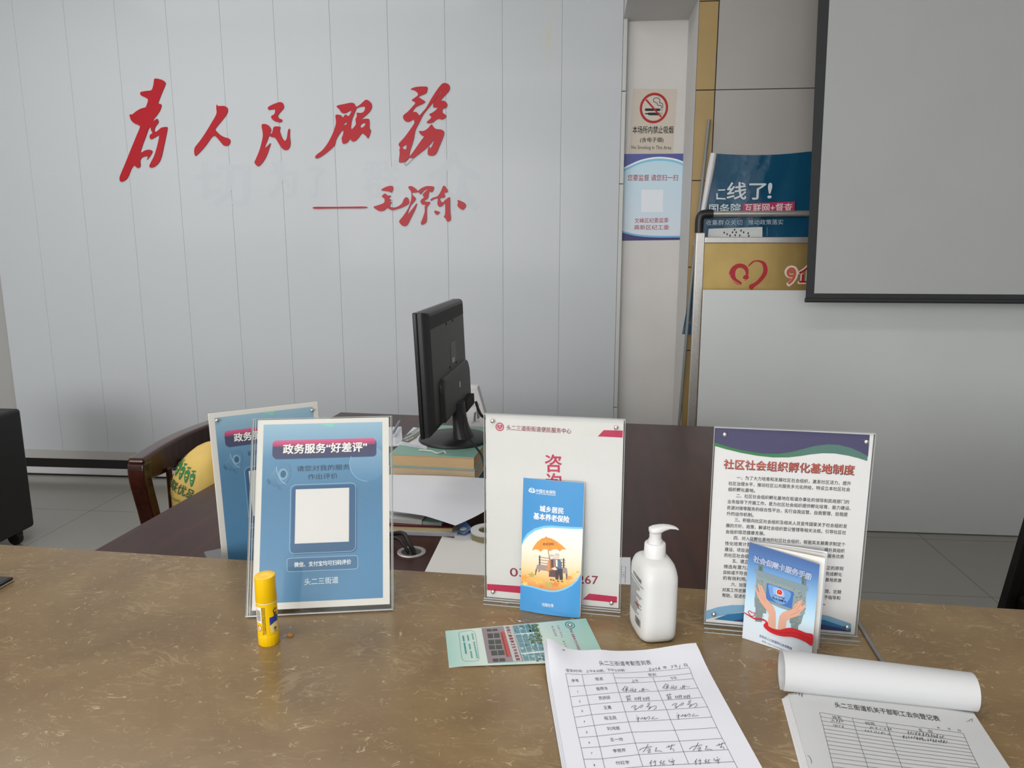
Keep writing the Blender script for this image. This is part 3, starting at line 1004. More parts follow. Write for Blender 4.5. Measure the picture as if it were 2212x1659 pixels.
DZ = 0.75
dyaw = radians(-4.25)
dbl = onz(735, 890, DZ)
DM = Matrix.Translation((dbl.x, dbl.y, 0)) @ Matrix.Rotation(dyaw, 4, 'Z')
dk = thing('desk', (dbl.x + 0.8, dbl.y - 0.9, 0), 'large dark mahogany desk behind the counter', 'desk')
DL = 1.86
MB().box(0, 1.68, -DL, 0, DZ - 0.04, DZ, M=DM).build('top', MAHOG, dk, bevel=0.006, seg=3)
MB().box(0.50, 0.54, -DL + 0.06, -0.06, 0, DZ - 0.04, M=DM).build('side_panel', MAHOG, dk)
MB().box(1.58, 1.62, -DL + 0.06, -0.06, 0, DZ - 0.04, M=DM).build('side_panel', MAHOG, dk)
MB().box(0.80, 0.84, -DL + 0.08, -0.08, 0.1, DZ - 0.04, M=DM).build('modesty_panel', MAHOG, dk)
# cable grommet let into the desk top
gc = onz(889, 1194, DZ)
gm = MB().lathe([(0.0345, DZ), (0.0345, DZ + 0.003), (0.032, DZ + 0.004), (0.025, DZ + 0.0035), (0.024, DZ + 0.0005), (0.024, DZ + 0.0002)], 40, Matrix.Translation((gc.x, gc.y, 0)), cap=False)
gr = gm.build('grommet', STEEL, dk, smooth=True)
MB().lathe([(0.0001, DZ + 0.0004), (0.0243, DZ + 0.0004)], 32, Matrix.Translation((gc.x, gc.y, 0)), cap=False).build('opening', mat('dark_opening', (0.05, 0.05, 0.048), 0.5), gr)


def cable(pts, r, label, m=RUBBER):
    return tag(MB().tube(pts, r, 10).build('cable', m, smooth=True), label, 'cable')


cable([(gc.x - 0.006, gc.y - 0.006, DZ + 0.002), (gc.x - 0.018, gc.y + 0.0, DZ + 0.018), (gc.x - 0.04, gc.y + 0.022, DZ + 0.026), (gc.x - 0.085, gc.y + 0.05, DZ + 0.012), (gc.x - 0.14, gc.y + 0.07, DZ + 0.006)], 0.0042, 'thin black cable looping into the left side of the metal desk grommet')
cable([(gc.x + 0.008, gc.y - 0.006, DZ + 0.002), (gc.x - 0.004, gc.y + 0.0, DZ + 0.022), (gc.x - 0.03, gc.y + 0.036, DZ + 0.034), (gc.x - 0.08, gc.y + 0.072, DZ + 0.014), (gc.x - 0.13, gc.y + 0.09, DZ + 0.007)], 0.0058, 'thicker black cable arching into the middle of the metal desk grommet')

# ================================================================== ACRYLIC SIGN STANDS ON THE COUNTER


def sign_frame(bl, yaw, lean):
    U = Vector((cos(yaw), sin(yaw), 0))
    back = Vector((-sin(yaw), cos(yaw), 0))
    V = Vector((0, 0, 1)) * cos(lean) + back * sin(lean)
    return Vector(bl), U, V


def clear_edges(mb, M, w, h, t):
    e = 0.0012
    mb.box(0, e, -t, 0, 0, h, M, 1); mb.box(w - e, w, -t, 0, 0, h, M, 1)
    mb.box(e, w - e, -t, 0, h - e, h, M, 1); mb.box(e, w - e, -t, 0, 0, e, M, 1)


def screw(M, u, v, parent):
    N = M.to_3x3() @ Vector((0, 0, 1))
    Q = M @ Matrix.Translation((u, v, 0.0))
    MB().lathe([(0.0034, -0.0005), (0.0034, 0.001), (0.0030, 0.0022), (0.0019, 0.0030), (0.0004, 0.0034)], 16, Q).build('screw', SCREW, parent, smooth=True)


def t_stand(name, O, U, V, w, h, label, base_out, base_back):
    """upright twin acrylic sheets on a flat acrylic foot; returns root and the frame of the printed face"""
    N = U.cross(V).normalized()
    root = thing(name, O, label, 'sign')
    Bz = 0.008
    M = frame_matrix(O + V * Bz, U, V, N)            # x right, y up, z to the viewer
    hh = h - Bz
    m = MB()
    m.box(-0.0005, w + 0.0005, 0, hh, -0.0042, -0.0009, M, 0)
    m.box(-0.0005, w + 0.0005, hh - 0.0012, hh, -0.0040, 0.0024, M, 1)
    m.box(-0.0011, -0.0004, 0, hh, -0.0042, 0.0026, M, 1)
    m.box(w + 0.0004, w + 0.0011, 0, hh, -0.0042, 0.0026, M, 1)
    m.build('back_sheet', [ACR, ACR_EDGE], root)
    MB().box(0, w, 0, hh - 0.0013, 0.0014, 0.0024, M, 0).build('front_sheet', [ACR], root)
    FM = frame_matrix(O, U, Vector((-U.y, U.x, 0)), Vector((0, 0, 1)))
    m = MB()
    m.box(-0.002, w + 0.002, -base_out, base_back, 0.0003, Bz, FM, 0)
    m.box(-0.002, w + 0.002, -base_out - 0.0008, -base_out + 0.0002, 0.0003, 0.0016, FM, 1)
    m.box(-0.002, w + 0.002, -base_out - 0.0008, -base_out + 0.0002, Bz - 0.0012, Bz + 0.0002, FM, 1)
    m.box(-0.002, w + 0.002, -0.006, -0.0045, Bz, Bz + 0.0015, FM, 1)
    m.build('base', [ACR, ACR_EDGE], root)
    return root, M


# ---- consulting-desk sign (middle)
O, U, V = sign_frame((-0.1430, 1.0985, CZ), radians(-5.4), 0.0)
Wc, Hc = 0.2120, 0.3095
root, M = t_stand('sign_stand', O, U, V, Wc, Hc, 'white acrylic desk sign with crimson lettering, half hidden by the blue pension leaflet', 0.010, 0.050)
A = Art(O, U, V, zm(1020, 870, 3.0167), lift=0.00012)
hb = 0.0086
A.rect(0.0015, hb, Wc - 0.0015, Hc - 0.0018, 0, (0.69, 0.66, 0.645))
CR = hexc('b8284f')
A.poly([(818, 219), (858, 178), (982, 181), (980, 227)], 2, CR)
A.poly([(705, 210), (742, 170), (838, 175), (800, 218)], 2, hexc('d9d3ce'))
A.ring((180, 157), 21, 28, 2, CR)
A.ring((180, 157), 15.5, 17, 2, CR)
A.poly([(180, 172), (166, 158), (163, 150), (170, 143), (180, 150), (190, 143), (197, 150), (194, 158)], 3, CR, 2)
A.line([(173, 152), (180, 160), (187, 152)], 0.0008, 4, hexc('ead9d6'), 3)
for k in range(14):
    t = 2 * pi * k / 14
    A.disc((180 + 24.5 * cos(t), 157 + 24.5 * sin(t)), 1.5, 3, hexc('ecd6d8'), 6)
A.txt('头二三道街街道便民服务中心', (224, 161), (645, 185), 33, 2, hexc('8f3344'), 0.012)
A.txt('咨', (476, 394), (582, 396), 112, 2, hexc('bb2f55'), 0.022)
A.txt('询', (480, 516), (580, 518), 112, 2, hexc('bb2f55'), 0.022)
A.poly([(97, 1180), (330, 1196), (330, 1242), (97, 1220)], 2, CR)
A.poly([(720, 1281), (762, 1243), (944, 1263), (943, 1303)], 2, CR)
A.txt('03', (246, 1102), (350, 1108), 56, 2, hexc('8f2a44'), 0.012)
A.txt('267', (690, 1148), (820, 1156), 56, 2, hexc('8f2a44'), 0.012)
A.build('poster', root)
for p in ((135, 117), (938, 159), (138, 1227), (908, 1299)):
    q = A.loc(p)
    screw(frame_matrix(O, U, V, U.cross(V)), q.x, q.y, root).__class__ if False else None
    screw(frame_matrix(O + U.cross(V) * 0.0024, U, V, U.cross(V)), q.x, q.y, root)

# ---- regulations sign (right)
O, U, V = sign_frame((0.1930, 1.0485, CZ), radians(-5.0), radians(-0.6))
Wr, Hr = 0.2115, 0.3095
root, M = t_stand('sign_stand', O, U, V, Wr, Hr, 'acrylic desk sign with purple and green header and dense black text, behind the booklet', 0.017, 0.050)
A = Art(O, U, V, zm(1500, 900, 2.9619), lift=0.00012)
A.rect(0.0012, hb, Wr - 0.0012, Hr - 0.0018, 0, (0.76, 0.73, 0.735))
A.poly([(130, 68), (1122, 116), (1106, 284), (1050, 266), (985, 250), (900, 236), (820, 234), (740, 242), (680, 252), (600, 261), (500, 261), (400, 250), (300, 232), (200, 208), (125, 186)], 1, lambda u, v: tuple(x + (y - x) * max(0, min(1, (u - 0.07) / 0.06)) for x, y in zip(hexc('3b7d4c'), hexc('54786f'))))
A.poly([(130, 68), (1122, 116), (1111, 255), (1060, 225), (1000, 199), (920, 180), (850, 177), (770, 187), (700, 205), (620, 226), (540, 237), (440, 236), (340, 222), (240, 200), (127, 165)], 2, hexc('4a4468'))
A.txt('社区社会组织孵化基地制度', (190, 304), (1026, 344), 62, 3, hexc('3c2a2c'), 0.016)
A.txt('社区社会组织孵化基地制度', (188, 301), (1022, 341), 60, 4, hexc('c05a4e'), 0.012)
INK = hexc('2a282c')
lines = [('一、为了大力培育和发展社区社会组织，激发社区活力，提升', (272, 389), (1002, 427)), ('社区治理水平，推动社区公共服务多元化供给，特设立本社区社会', (218, 426), (996, 466)), ('组织孵化基地。', (216, 464), (388, 473)),
         ('二、社区社会组织孵化基地在街道办事处的领导和民政部门的', (268, 505), (990, 546)), ('业务指导下开展工作，是为社区社会组织提供孵化培育、能力建设、', (212, 542), (1000, 586)), ('资源对接等服务的综合性平台，实行自我运营、自我管理、自我提', (208, 581), (980, 626)), ('升的运作机制。', (206, 619), (378, 629)),
         ('三、积极向社区社会组织及相关人员宣传国家关于社会组织发', (258, 659), (976, 701)), ('展的方针、政策，解读社会组织登记管理等相关法规，引导社区社', (202, 695), (970, 742)), ('会组织规范健康发展。', (200, 735), (450, 747)),
         ('四、对入驻孵化基地的社区社会组织，根据其发展需求制定个', (252, 774), (966, 818)), ('性化培育计划，', (196, 810), (372, 818)), ('提升其组织', (832, 851), (960, 858)), ('建设、项目运', (194, 848), (348, 856)), ('服务优质', (852, 890), (956, 896)), ('的社区社会组', (192, 885), (346, 893)),
         ('五、建立', (242, 922), (344, 928)), ('正的原则', (846, 966), (952, 972)), ('筛选有潜力、', (188, 958), (340, 966)), ('完成孵化', (840, 1004), (944, 1010)), ('目标或不符合', (186, 995), (338, 1003)), ('基地资源', (838, 1042), (940, 1048)), ('的有效利用。', (184, 1031), (336, 1040)),
         ('六、加强', (234, 1072), (334, 1078)), ('理，定期', (834, 1116), (938, 1122)), ('对其工作进展', (178, 1106), (330, 1114)), ('予指导和', (830, 1154), (932, 1160)), ('帮助，促进社', (178, 1142), (330, 1150)), ('。', (822, 1194), (838, 1195))]
for s_, p0, p1 in lines:
    A.txt(s_, p0, p1, 25 if s_ != '。' else 22, 3, INK, 0.008)
A.poly([(72, 1243), (150, 1218), (240, 1205), (360, 1205), (500, 1215), (700, 1245), (860, 1275), (1004, 1325), (1002, 1362), (880, 1320), (700, 1285), (500, 1255), (330, 1245), (200, 1268), (70, 1298)], 1, hexc('7fa9c9'))
A.poly([(125, 1296), (210, 1265), (330, 1250), (480, 1258), (680, 1288), (830, 1300), (1002, 1358), (1000, 1378), (600, 1342)], 2, hexc('2a74a0'))
A.poly([(240, 1307), (320, 1290), (440, 1290), (620, 1305), (800, 1325), (930, 1350), (985, 1375), (600, 1342)], 3, hexc('3c3f78'))
A.build('poster', root)
for p in ((193, 111), (1096, 158), (123, 1260), (974, 1342)):
    q = A.loc(p)
    screw(frame_matrix(O + U.cross(V) * 0.0024, U, V, U.cross(V)), q.x, q.y, root)

# ---- service rating sign: one print used twice


def rating_art(A, col_scale=1.0):
    """A maps the 210 x 297 mm sheet in metres: u right, v up"""
    mm = lambda x, y: (x * 0.001, y * 0.001)
    W, H = 0.210, 0.297
    A.rect(0, 0, W, H, 0, (0.70, 0.655, 0.615), 2, 2)
    bg = vgrad([(0, '5585aa'), (0.09, '5382a8'), (0.18, '537d9f'), (0.235, '638cac'), (0.262, '84a5be'), (0.29, '96b4c6')])
    A.rect(0.0095, 0.010, W - 0.0105, H - 0.0075, 1, bg, 4, 12)
    # round blob right and tape mark
    A.uvpoly([(0.176 + 0.029 * cos(t) if 0.176 + 0.029 * cos(t) < 0.1992 else 0.1992, 0.222 + 0.029 * sin(t)) for t in [2 * pi * k / 40 for k in range(40)]], 2, vgrad([(0.19, '5885a9'), (0.25, '86a6bf')]))
    A.uvline([(0.176 + 0.029 * cos(radians(t)), 0.222 + 0.029 * sin(radians(t))) for t in range(125, 270, 6)], 0.0006, 3, hexc('9fbfd6'))
    A.uvpoly([mm(101, 289.5), mm(126, 289.5), mm(121, 285), mm(119, 282), mm(114, 283.5), mm(107, 286), mm(103, 287)], 3, hexc('8fc5bb'))
    # title bar
    A.uvpoly(rrect(0.0265, 0.2325, 0.190, 0.2610, 0.006), 2, hexc('3f5577'))
    A.uvpoly(rrect(0.0245, 0.2345, 0.1885, 0.2630, 0.006), 3, hexc('4a4a66'))
    A.uvpoly([(u, max(v, 0.2525)) for u, v in rrect(0.0245, 0.2345, 0.1885, 0.2630, 0.006)], 4, vgrad([(0.2525, '7a4a68'), (0.256, 'b94a73'), (0.263, 'd2668a')]))
    A.uvtxt('政务服务“好差评”', (0.0415, 0.2485), (0.1745, 0.2490), 0.0155, 5, hexc('f1ebe6'), 0.03)
    A.uvtxt('请您对我的服务', (0.0635, 0.2165), (0.1475, 0.2170), 0.0088, 3, hexc('34414f'))
    A.uvtxt('作出评价', (0.081, 0.2030), (0.1285, 0.2032), 0.0088, 3, hexc('34414f'))
    # loudhailer drawing
    A.uvpoly([mm(*p) for p in ((19, 203), (32, 220), (47, 193), (28, 189))], 3, vgrad([(0.189, '4d7394'), (0.22, '6f94b1')]), 0)
    A.uvpoly([(0.0425 + 0.011 * cos(t) * 1.0 + 0.002 * sin(t), 0.2085 + 0.0175 * sin(t)) for t in [2 * pi * k / 32 for k in range(32)]], 4, hexc('5f86a6'))
    A.uvpoly([(0.0425 + 0.0045 * cos(t), 0.2085 + 0.006 * sin(t)) for t in [2 * pi * k / 20 for k in range(20)]], 6, hexc('41637f'))
    A.uvpoly([(0.0420 + 0.0075 * cos(t), 0.2085 + 0.009 * sin(t)) for t in [2 * pi * k / 20 for k in range(20)]], 5, hexc('7fa3bd'))
    A.uvline([mm(31.5, 221), mm(33, 212), mm(39, 199), mm(47.5, 192)], 0.0008, 5, hexc('a3c1d6'), 5)
    A.uvpoly([mm(17, 200), mm(20, 204), mm(24, 193), mm(19, 193)], 2, hexc('476e90'))
    A.uvpoly([mm(32, 189), mm(37, 190), mm(41, 184), mm(38, 182)], 2, hexc('4d7696'))
    # code panel
    A.uvpoly(rrect(0.0565, 0.0815, 0.1590, 0.1890, 0.008), 2, hexc('3d5f82'))
    A.uvline(rrect(0.0545, 0.0835, 0.1570, 0.1910, 0.008), 0.0007, 3, hexc('9dbdd4'), 0, True)
    A.rect(0.0625, 0.0985, 0.1465, 0.1835, 4, (0.70, 0.66, 0.65), 1, 1)
    # pill
    A.uvpoly(rrect(0.0515, 0.0560, 0.1605, 0.0765, 0.004), 2, hexc('4a6f93'))
    A.uvline(rrect(0.0515, 0.0560, 0.1605, 0.0765, 0.004), 0.0008, 3, hexc('9dbdd4'), 0, True)
    A.uvtxt('微信、支付宝均可扫码评价', (0.0625, 0.0662), (0.1500, 0.0672), 0.0076, 3, hexc('e6ecf0'), 0.022)
    A.uvtxt('头二三街道', (0.0785, 0.0395), (0.1305, 0.0405), 0.0102, 3, hexc('dfe6ea'), 0.006)


# front: clear slanted holder
lean = radians(22.6)
O, U, V = sign_frame((-0.4960, 1.0195, CZ + 0.0085), radians(11.2), lean)
N = U.cross(V).normalized()
root = thing('sign_holder', O, 'slanted clear holder with the blue service rating sheet, front one behind the glue stick', 'sign')
A = Art(O, U, V, warp=None, lift=0.00015)
rating_art(A)
A.build('poster', root)
x0, x1, y0, y1 = -0.0095, 0.2160, -0.0085, 0.2995
Mh = frame_matrix(O, U, V, N)
m = MB()
m.box(x0, x1, y0, y1, -0.0038, -0.0008, Mh, 0)
for u0, u1 in ((x0, x0 + 0.0014), (x1 - 0.0012, x1)):
    m.box(u0, u1, y0, y1, -0.0038, -0.0008, Mh, 1)
m.box(x0, x1, y1 - 0.0012, y1, -0.0038, -0.0008, Mh, 1)
m.build('back_sheet', [ACR, ACR_EDGE], root)
m = MB()
m.box(x0 + 0.003, x1 - 0.001, y0 + 0.002, y1 - 0.001, 0.0016, 0.0032, Mh, 0)
for u0, u1 in ((x0 + 0.003, x0 + 0.0042), (x0 + 0.0068, x0 + 0.0076), (x1 - 0.0028, x1 - 0.0018)):
    m.box(u0, u1, y0 + 0.002, y1 - 0.001, 0.0030, 0.0036, Mh, 1)
m.box(x0 + 0.003, x1 - 0.001, y0, y0 + 0.0014, -0.001, 0.0044, Mh, 1)
m.build('front_sheet', [ACR, ACR_EDGE], root)
FM = frame_matrix((O.x, O.y, CZ), U, Vector((-U.y, U.x, 0)), Vector((0, 0, 1)))
m = MB()
m.box(x0, x1, -0.004, 0.10, 0.0003, 0.0034, FM, 0)
m.box(x0, x1, -0.0045, -0.0038, 0.0003, 0.0030, FM, 1)
m.build('base', [ACR, ACR_EDGE], root)

# rear: same print in an upright framed sign on a document box behind the counter
TLb, TRb = onz(449.5, 894, 1.168), onz(686.5, 867.5, 1.168)
yb = atan2(TRb.y - TLb.y, TRb.x - TLb.x)
Hb = 0.312
lb = radians(7)
O0, U, V = sign_frame((0, 0, 0), yb, lb)
O = TLb - V * Hb
N = U.cross(V).normalized()
root = thing('sign_stand', O, 'framed blue service rating sign standing behind the front slanted holder', 'sign')
Wb = (TRb - TLb).length
Mb = frame_matrix(O, U, V, N)
m = MB().box(0, Wb, 0, Hb, -0.005, -0.0009, Mb, 0)
m.build('back_sheet', [mat('grey_white_sheet', (0.62, 0.60, 0.57), 0.4)], root, bevel=0.001)
su, sv = (Wb - 0.002) / 0.210, (Hb - 0.002) / 0.297
Oa = O + U * 0.001 + V * 0.001
A = Art(Oa, U, V, warp=lambda u, v, h: Oa + U * (u * su) + V * (v * sv) + N * h, lift=0.00015, maxlen=1.0)
rating_art(A)
A.build('poster', root)
MB().box(0.0, Wb, 0.0, Hb, 0.0020, 0.0030, Mb).build('front_sheet', [ACR], root)
for u, v in ((0.014, Hb - 0.014), (Wb - 0.014, Hb - 0.016)):
    screw(frame_matrix(O + N * 0.0028, U, V, N), u, v, root)
zb = O.z
FM = frame_matrix((O.x, O.y, 0), U, Vector((-U.y, U.x, 0)), Vector((0, 0, 1)))
MB().box(-0.002, Wb + 0.002, -0.03, 0.05, zb - 0.007, zb + 0.001, FM).build('base', [ACR], root)
tag(MB().box(-0.01, Wb + 0.02, -0.03, 0.16, DZ + 0.0005, zb - 0.0072, FM).build('document_box', mat('grey_card_box', (0.2, 0.2, 0.21), 0.6), bevel=0.003), 'grey document box on the desk under the rear rating sign', 'box')

# ================================================================== SMALL THINGS ON THE COUNTER
# ---- glue stick
gx, gy = -0.4385, 0.9475
GM = Matrix.Translation((gx, gy, CZ))
r0 = 0.0147
gl = thing('glue_stick', (gx, gy, CZ), 'yellow glue stick standing in front of the slanted rating sign', 'glue stick')
YEL = mat('yellow_plastic', hexc('f2c200'), 0.32, var=0.03, vscale=40)
kn = MB()
rings = []
for z, k in ((0, 0.93), (0.001, 0.985), (0.0165, 1.0), (0.0175, 0.98)):
    rings.append([(r0 * k * (1 - 0.018 * (1 if (j % 4) < 1 and z < 0.0168 else 0)) * cos(2 * pi * j / 64), r0 * k * (1 - 0.018 * (1 if (j % 4) < 1 and z < 0.0168 else 0)) * sin(2 * pi * j / 64), z) for j in range(64)])
kn.loft(rings, GM).build('twist_knob', YEL, gl, smooth=True)
MB().lathe([(r0 * 0.985, 0.0178), (r0 * 0.985, 0.0648)], 48, GM).build('barrel', YEL, gl, smooth=True)
cp_ = MB()
rings = []
for z, k in ((0.0652, 0.955), (0.0662, 1.0), (0.1005, 0.965), (0.1030, 0.955)):
    rings.append([(r0 * k * cos(2 * pi * j / 48), r0 * k * sin(2 * pi * j / 48), z + (0.0009 * sin(2 * pi * j / 48 + 0.3) if z > 0.1 else 0)) for j in range(48)])
rings.append([(p[0] * 0.86, p[1] * 0.86, p[2] + 0.0008) for p in rings[-1]])
rings.append([(p[0] * 0.3, p[1] * 0.3, p[2] - 0.0012) for p in rings[-1]])
cp_.loft(rings, GM).build('cap', YEL, gl, smooth=True)
MB().lathe([(r0 * 0.99, 0.0646), (r0 * 1.0, 0.0650), (r0 * 1.0, 0.0658), (r0 * 0.99, 0.0662)], 48, GM, cap=False).build('seal_ring', mat('pale_seal', (0.75, 0.68, 0.4), 0.4), gl, smooth=True)
th0 = atan2(-gy, -gx)   # towards the viewer


def cyl(u, v, h):
    t = th0 + u / r0
    return Vector((gx + (r0 * 0.987 + h) * cos(t), gy + (r0 * 0.987 + h) * sin(t), CZ + v))


A = Art((gx, gy, CZ), (1, 0, 0), (0, 0, 1), warp=cyl, lift=0.00015, maxlen=0.003)
A.rect(-0.0195, 0.0365, -0.0085, 0.0605, 1, (0.80, 0.78, 0.74), 8, 1)
for k, (v, hh) in enumerate(((0.0395, 6), (0.0412, 10), (0.0424, 4), (0.0438, 12), (0.0455, 6), (0.0466, 10), (0.0482, 5), (0.0494, 12), (0.0510, 6), (0.0522, 9), (0.0535, 5), (0.0548, 9))):
    A.rect(-0.0170, v, -0.0098, v + hh * 0.00008, 2, (0.03, 0.03, 0.03), 5, 1)
A.uvline([(-0.0130 + 0.0036 * cos(t), 0.0285 + 0.0042 * sin(t)) for t in [2 * pi * k / 24 for k in range(24)]], 0.0006, 3, hexc('c4302a'), 0, True)
A.uvpoly([(-0.0130 + 0.0036 * cos(t), 0.0285 + 0.0042 * sin(t)) for t in [2 * pi * k / 24 for k in range(24)]], 1, hexc('efe6cf'))
A.uvline([(-0.0155, 0.0312), (-0.0105, 0.0258)], 0.0006, 4, hexc('c4302a'))
for u in (-0.0076, -0.0058, -0.0040):
    v = 0.0605
    while v > 0.020:
        L_ = random.uniform(0.0008, 0.0020)
        A.rect(u, v - L_, u + 0.0010, v, 2, (0.05, 0.045, 0.02))
        v -= L_ + random.uniform(0.0004, 0.0009)
A.uvpoly([(0.0025, 0.0445), (0.0165, 0.0455), (0.0165, 0.036), (0.0095, 0.036), (0.0028, 0.0325)], 2, hexc('2c3f95'))
A.uvpoly([(0.0028, 0.0325), (0.0095, 0.036), (0.0165, 0.036), (0.0165, 0.021), (0.0035, 0.021)], 1, hexc('e2d08a'))
A.uvtxt('C', (0.0085, 0.0525), (0.0145, 0.0525), 0.0075, 2, (0.03, 0.03, 0.03), 0.03)
A.uvtxt('E', (0.0095, 0.0475), (0.0145, 0.0475), 0.0040, 2, (0.03, 0.03, 0.03), 0.03)
A.uvtxt('固', (0.0085, 0.0265), (0.0125, 0.0265), 0.0042, 2, (0.03, 0.03, 0.03), 0.02)
A.uvtxt('No.', (0.0085, 0.0225), (0.0135, 0.0225), 0.0020, 2, (0.03, 0.03, 0.03), 0.02)
A.build('label', gl, print_mat('glue_label', 0.35))

# ---- crumb, hair pin, phone, cord
cr = onz(627, 1374, CZ)
cm_ = MB()
cm_.loft([[(0.0048 * k * (1 + 0.25 * noise.noise(Vector((j, z * 900, 0.3)))) * cos(2 * pi * j / 10) + cr.x, 0.0042 * k * sin(2 * pi * j / 10) + cr.y, CZ + z) for j in range(10)] for z, k in ((0.0001, 0.8), (0.0018, 1.0), (0.0036, 0.7), (0.0048, 0.25))])
tag(cm_.build('crumb', mat('brown_crumb', hexc('a9743a'), 0.6, var=0.3, vscale=400, bump=0.4, bscale=500), smooth=True), 'small brown crumb on the counter right of the glue stick', 'crumb')
pn = [onz(1119, 1337, CZ + 0.001), onz(1116, 1339, CZ + 0.001), onz(1119, 1341, CZ + 0.001), onz(1128, 1343, CZ + 0.001), onz(1137, 1348, CZ + 0.001)]
tag(MB().tube(pn, 0.0006, 6).build('hair_pin', SCREW, smooth=True), 'tiny bent metal pin on the counter beside the pension leaflet', 'pin')
c0, c1, c2 = onz(1846, 1330, CZ + 0.0026), onz(1880, 1388, CZ + 0.0026), onz(1916, 1446, CZ + 0.0026)
tag(MB().tube([c0 + (c0 - c1) * 0.5, c0, c1, c2, c2 + (c2 - c1) * 0.6], 0.0026, 10).build('cord', mat('grey_cord', (0.20, 0.20, 0.21), 0.4), smooth=True), 'grey cord lying on the counter from the text sign to the curled pad', 'cord')
ph = thing('mobile_phone', (-0.99, 1.07, CZ), 'corner of a black phone lying at the left edge of the counter', 'phone')
pc = onz(30, 1246, CZ + 0.008)
PMx = frame_matrix((pc.x, pc.y, CZ), (0.995, -0.03, 0), (0.03, 0.995, 0), (0, 0, 1))
MB().box(-0.078, 0, -0.15, 0, 0.0006, 0.0032, PMx).build('back_shell', mat('phone_shell', (0.35, 0.33, 0.30), 0.35), ph, bevel=0.001)
MB().box(-0.0775, -0.0008, -0.1495, -0.0008, 0.0032, 0.0082, PMx).build('body', BLACK_GL, ph, bevel=0.0012)
MB().box(-0.0735, -0.0045, -0.145, -0.0045, 0.0082, 0.0085, PMx).build('screen', mat('dark_glass', (0.035, 0.037, 0.038), 0.08), ph)

# ---- pension leaflet leaning on the middle sign
lf = thing('leaflet', (-0.04, 1.055, CZ), 'blue pension insurance leaflet with an orange umbrella picture leaning on the white sign', 'leaflet')
P_bl, P_br, P_tl, P_tr = Vector((-0.087, 1.0715, CZ + 0.0012)), Vector((0.006, 1.0535, CZ + 0.0004)), Vector((-0.083, 1.0895, 1.129)), Vector((0.010, 1.0715, 1.129))
U = (P_br - P_bl).normalized(); U.z = 0; U.normalize()
V = (P_tl - P_bl); V = (V - U * V.dot(U)).normalized()
N = U.cross(V).normalized()
O = P_bl
Wl, Hl = 0.0945, 0.2108
bow = lambda u, v: -0.0035 * (1 - ((u / Wl) * 2 - 1) ** 2) * (1 - 0.4 * v / Hl)


def lw(u, v, h):
    return O + U * u + V * v + N * (h + bow(u, v) * -1 - 0.0035)


m = MB()
up = [[lw(Wl * i / 16, Hl * j / 8, 0) for i in range(17)] for j in range(9)]
m.slab(up, [[p - N * 0.0009 for p in r] for r in up])
m.build('folded_sheet', PAPER, lf, smooth=True)
up = [[lw(Wl * (i / 16) + 0.0006, Hl * j / 8 - 0.0004, -0.0012 - 0.0035 * (i / 16)) for i in range(17)] for j in range(9)]
MB().slab(up, [[p - N * 0.0006 for p in r] for r in up]).build('back_leaf', PAPER, lf, smooth=True)
A = Art(O, U, V, zm(1110, 1020, 5.029), warp=lw, lift=0.00012, maxlen=0.006)
BL = '3f8fc8'
A.rect(0, 0, Wl, Hl, 1, vgrad([(0, '4591cb'), (Hl, '3f8cc4')]), 16, 16)
pic = [(745, 625), (620, 620), (500, 610), (400, 604), (320, 610), (230, 640), (160, 690), (110, 745), (80, 800), (76, 950), (70, 1220), (200, 1240), (330, 1272), (400, 1285), (470, 1284), (550, 1260), (620, 1225), (680, 1170), (722, 1110), (733, 950), (740, 780)]
bor = [(745, 605), (620, 598), (500, 588), (400, 580), (320, 585), (220, 615), (140, 670), (95, 735), (80, 790), (76, 950), (68, 1235), (200, 1258), (330, 1292), (400, 1303), (470, 1302), (550, 1280), (630, 1240), (690, 1185), (724, 1120), (733, 950), (742, 780)]
A.poly(bor, 2, hexc('7cc4ea'))
vv = lambda y: A.loc((400, y)).y
A.poly(pic, 3, vgrad([(vv(1280), 'd98a45'), (vv(1180), 'e9b168'), (vv(1080), 'f0cf9c'), (vv(980), 'f3dcc0'), (vv(850), 'f2e6d6'), (vv(620), 'f0ece6')]))
leafc = ['e3a24a', 'e8b75c', 'd9853f', 'efc878', 'b9a95c', 'dd9a58']
for k, (x, y, r, ci) in enumerate(((110, 1150, 60, 0), (190, 1120, 55, 4), (270, 1180, 75, 1), (120, 1215, 45, 3), (380, 1225, 70, 4), (300, 1245, 40, 2), (450, 1220, 62, 2), (540, 1200, 60, 1), (600, 1150, 55, 5), (640, 1120, 48, 3), (520, 1250, 40, 0), (690, 1090, 30, 1))):
    pts = []
    for j in range(10):
        t = 2 * pi * j / 10 + k
        rr = r * (1.0 if j % 2 == 0 else 0.5)
        px, py = x + rr * cos(t) * 0.9, y + rr * sin(t) * 0.62
        pts.append((min(max(px, 80), 715), min(py, 1268 - max(0, (px - 470)) * 0.35)))
    A.poly(pts, 4, hexc(leafc[ci]))
# bench
BR, BD = hexc('9d8a86'), hexc('4b3f42')
for y0, y1 in ((918, 955), (946, 981), (976, 1010), (1002, 1036)):
    A.poly([(268, y0), (560, y0 + 35), (560, y0 + 44), (268, y0 + 9)], 5, BR)
for x in (280, 540):
    dy = (x - 268) * 0.12
    A.poly([(x - 7, 905 + dy), (x + 7, 905 + dy), (x + 7, 1020 + dy), (x - 7, 1020 + dy)], 5, BD)
A.poly([(255, 1003), (575, 1045), (582, 1105), (235, 1055)], 6, BR)
for x, y, l in ((245, 1058, 62), (280, 1064, 22), (572, 1105, 68)):
    A.poly([(x - 9, y), (x + 7, y), (x - 4 + (8 if x > 400 else -6), y + l), (x - 10 + (8 if x > 400 else -6), y + l)], 5, BD)
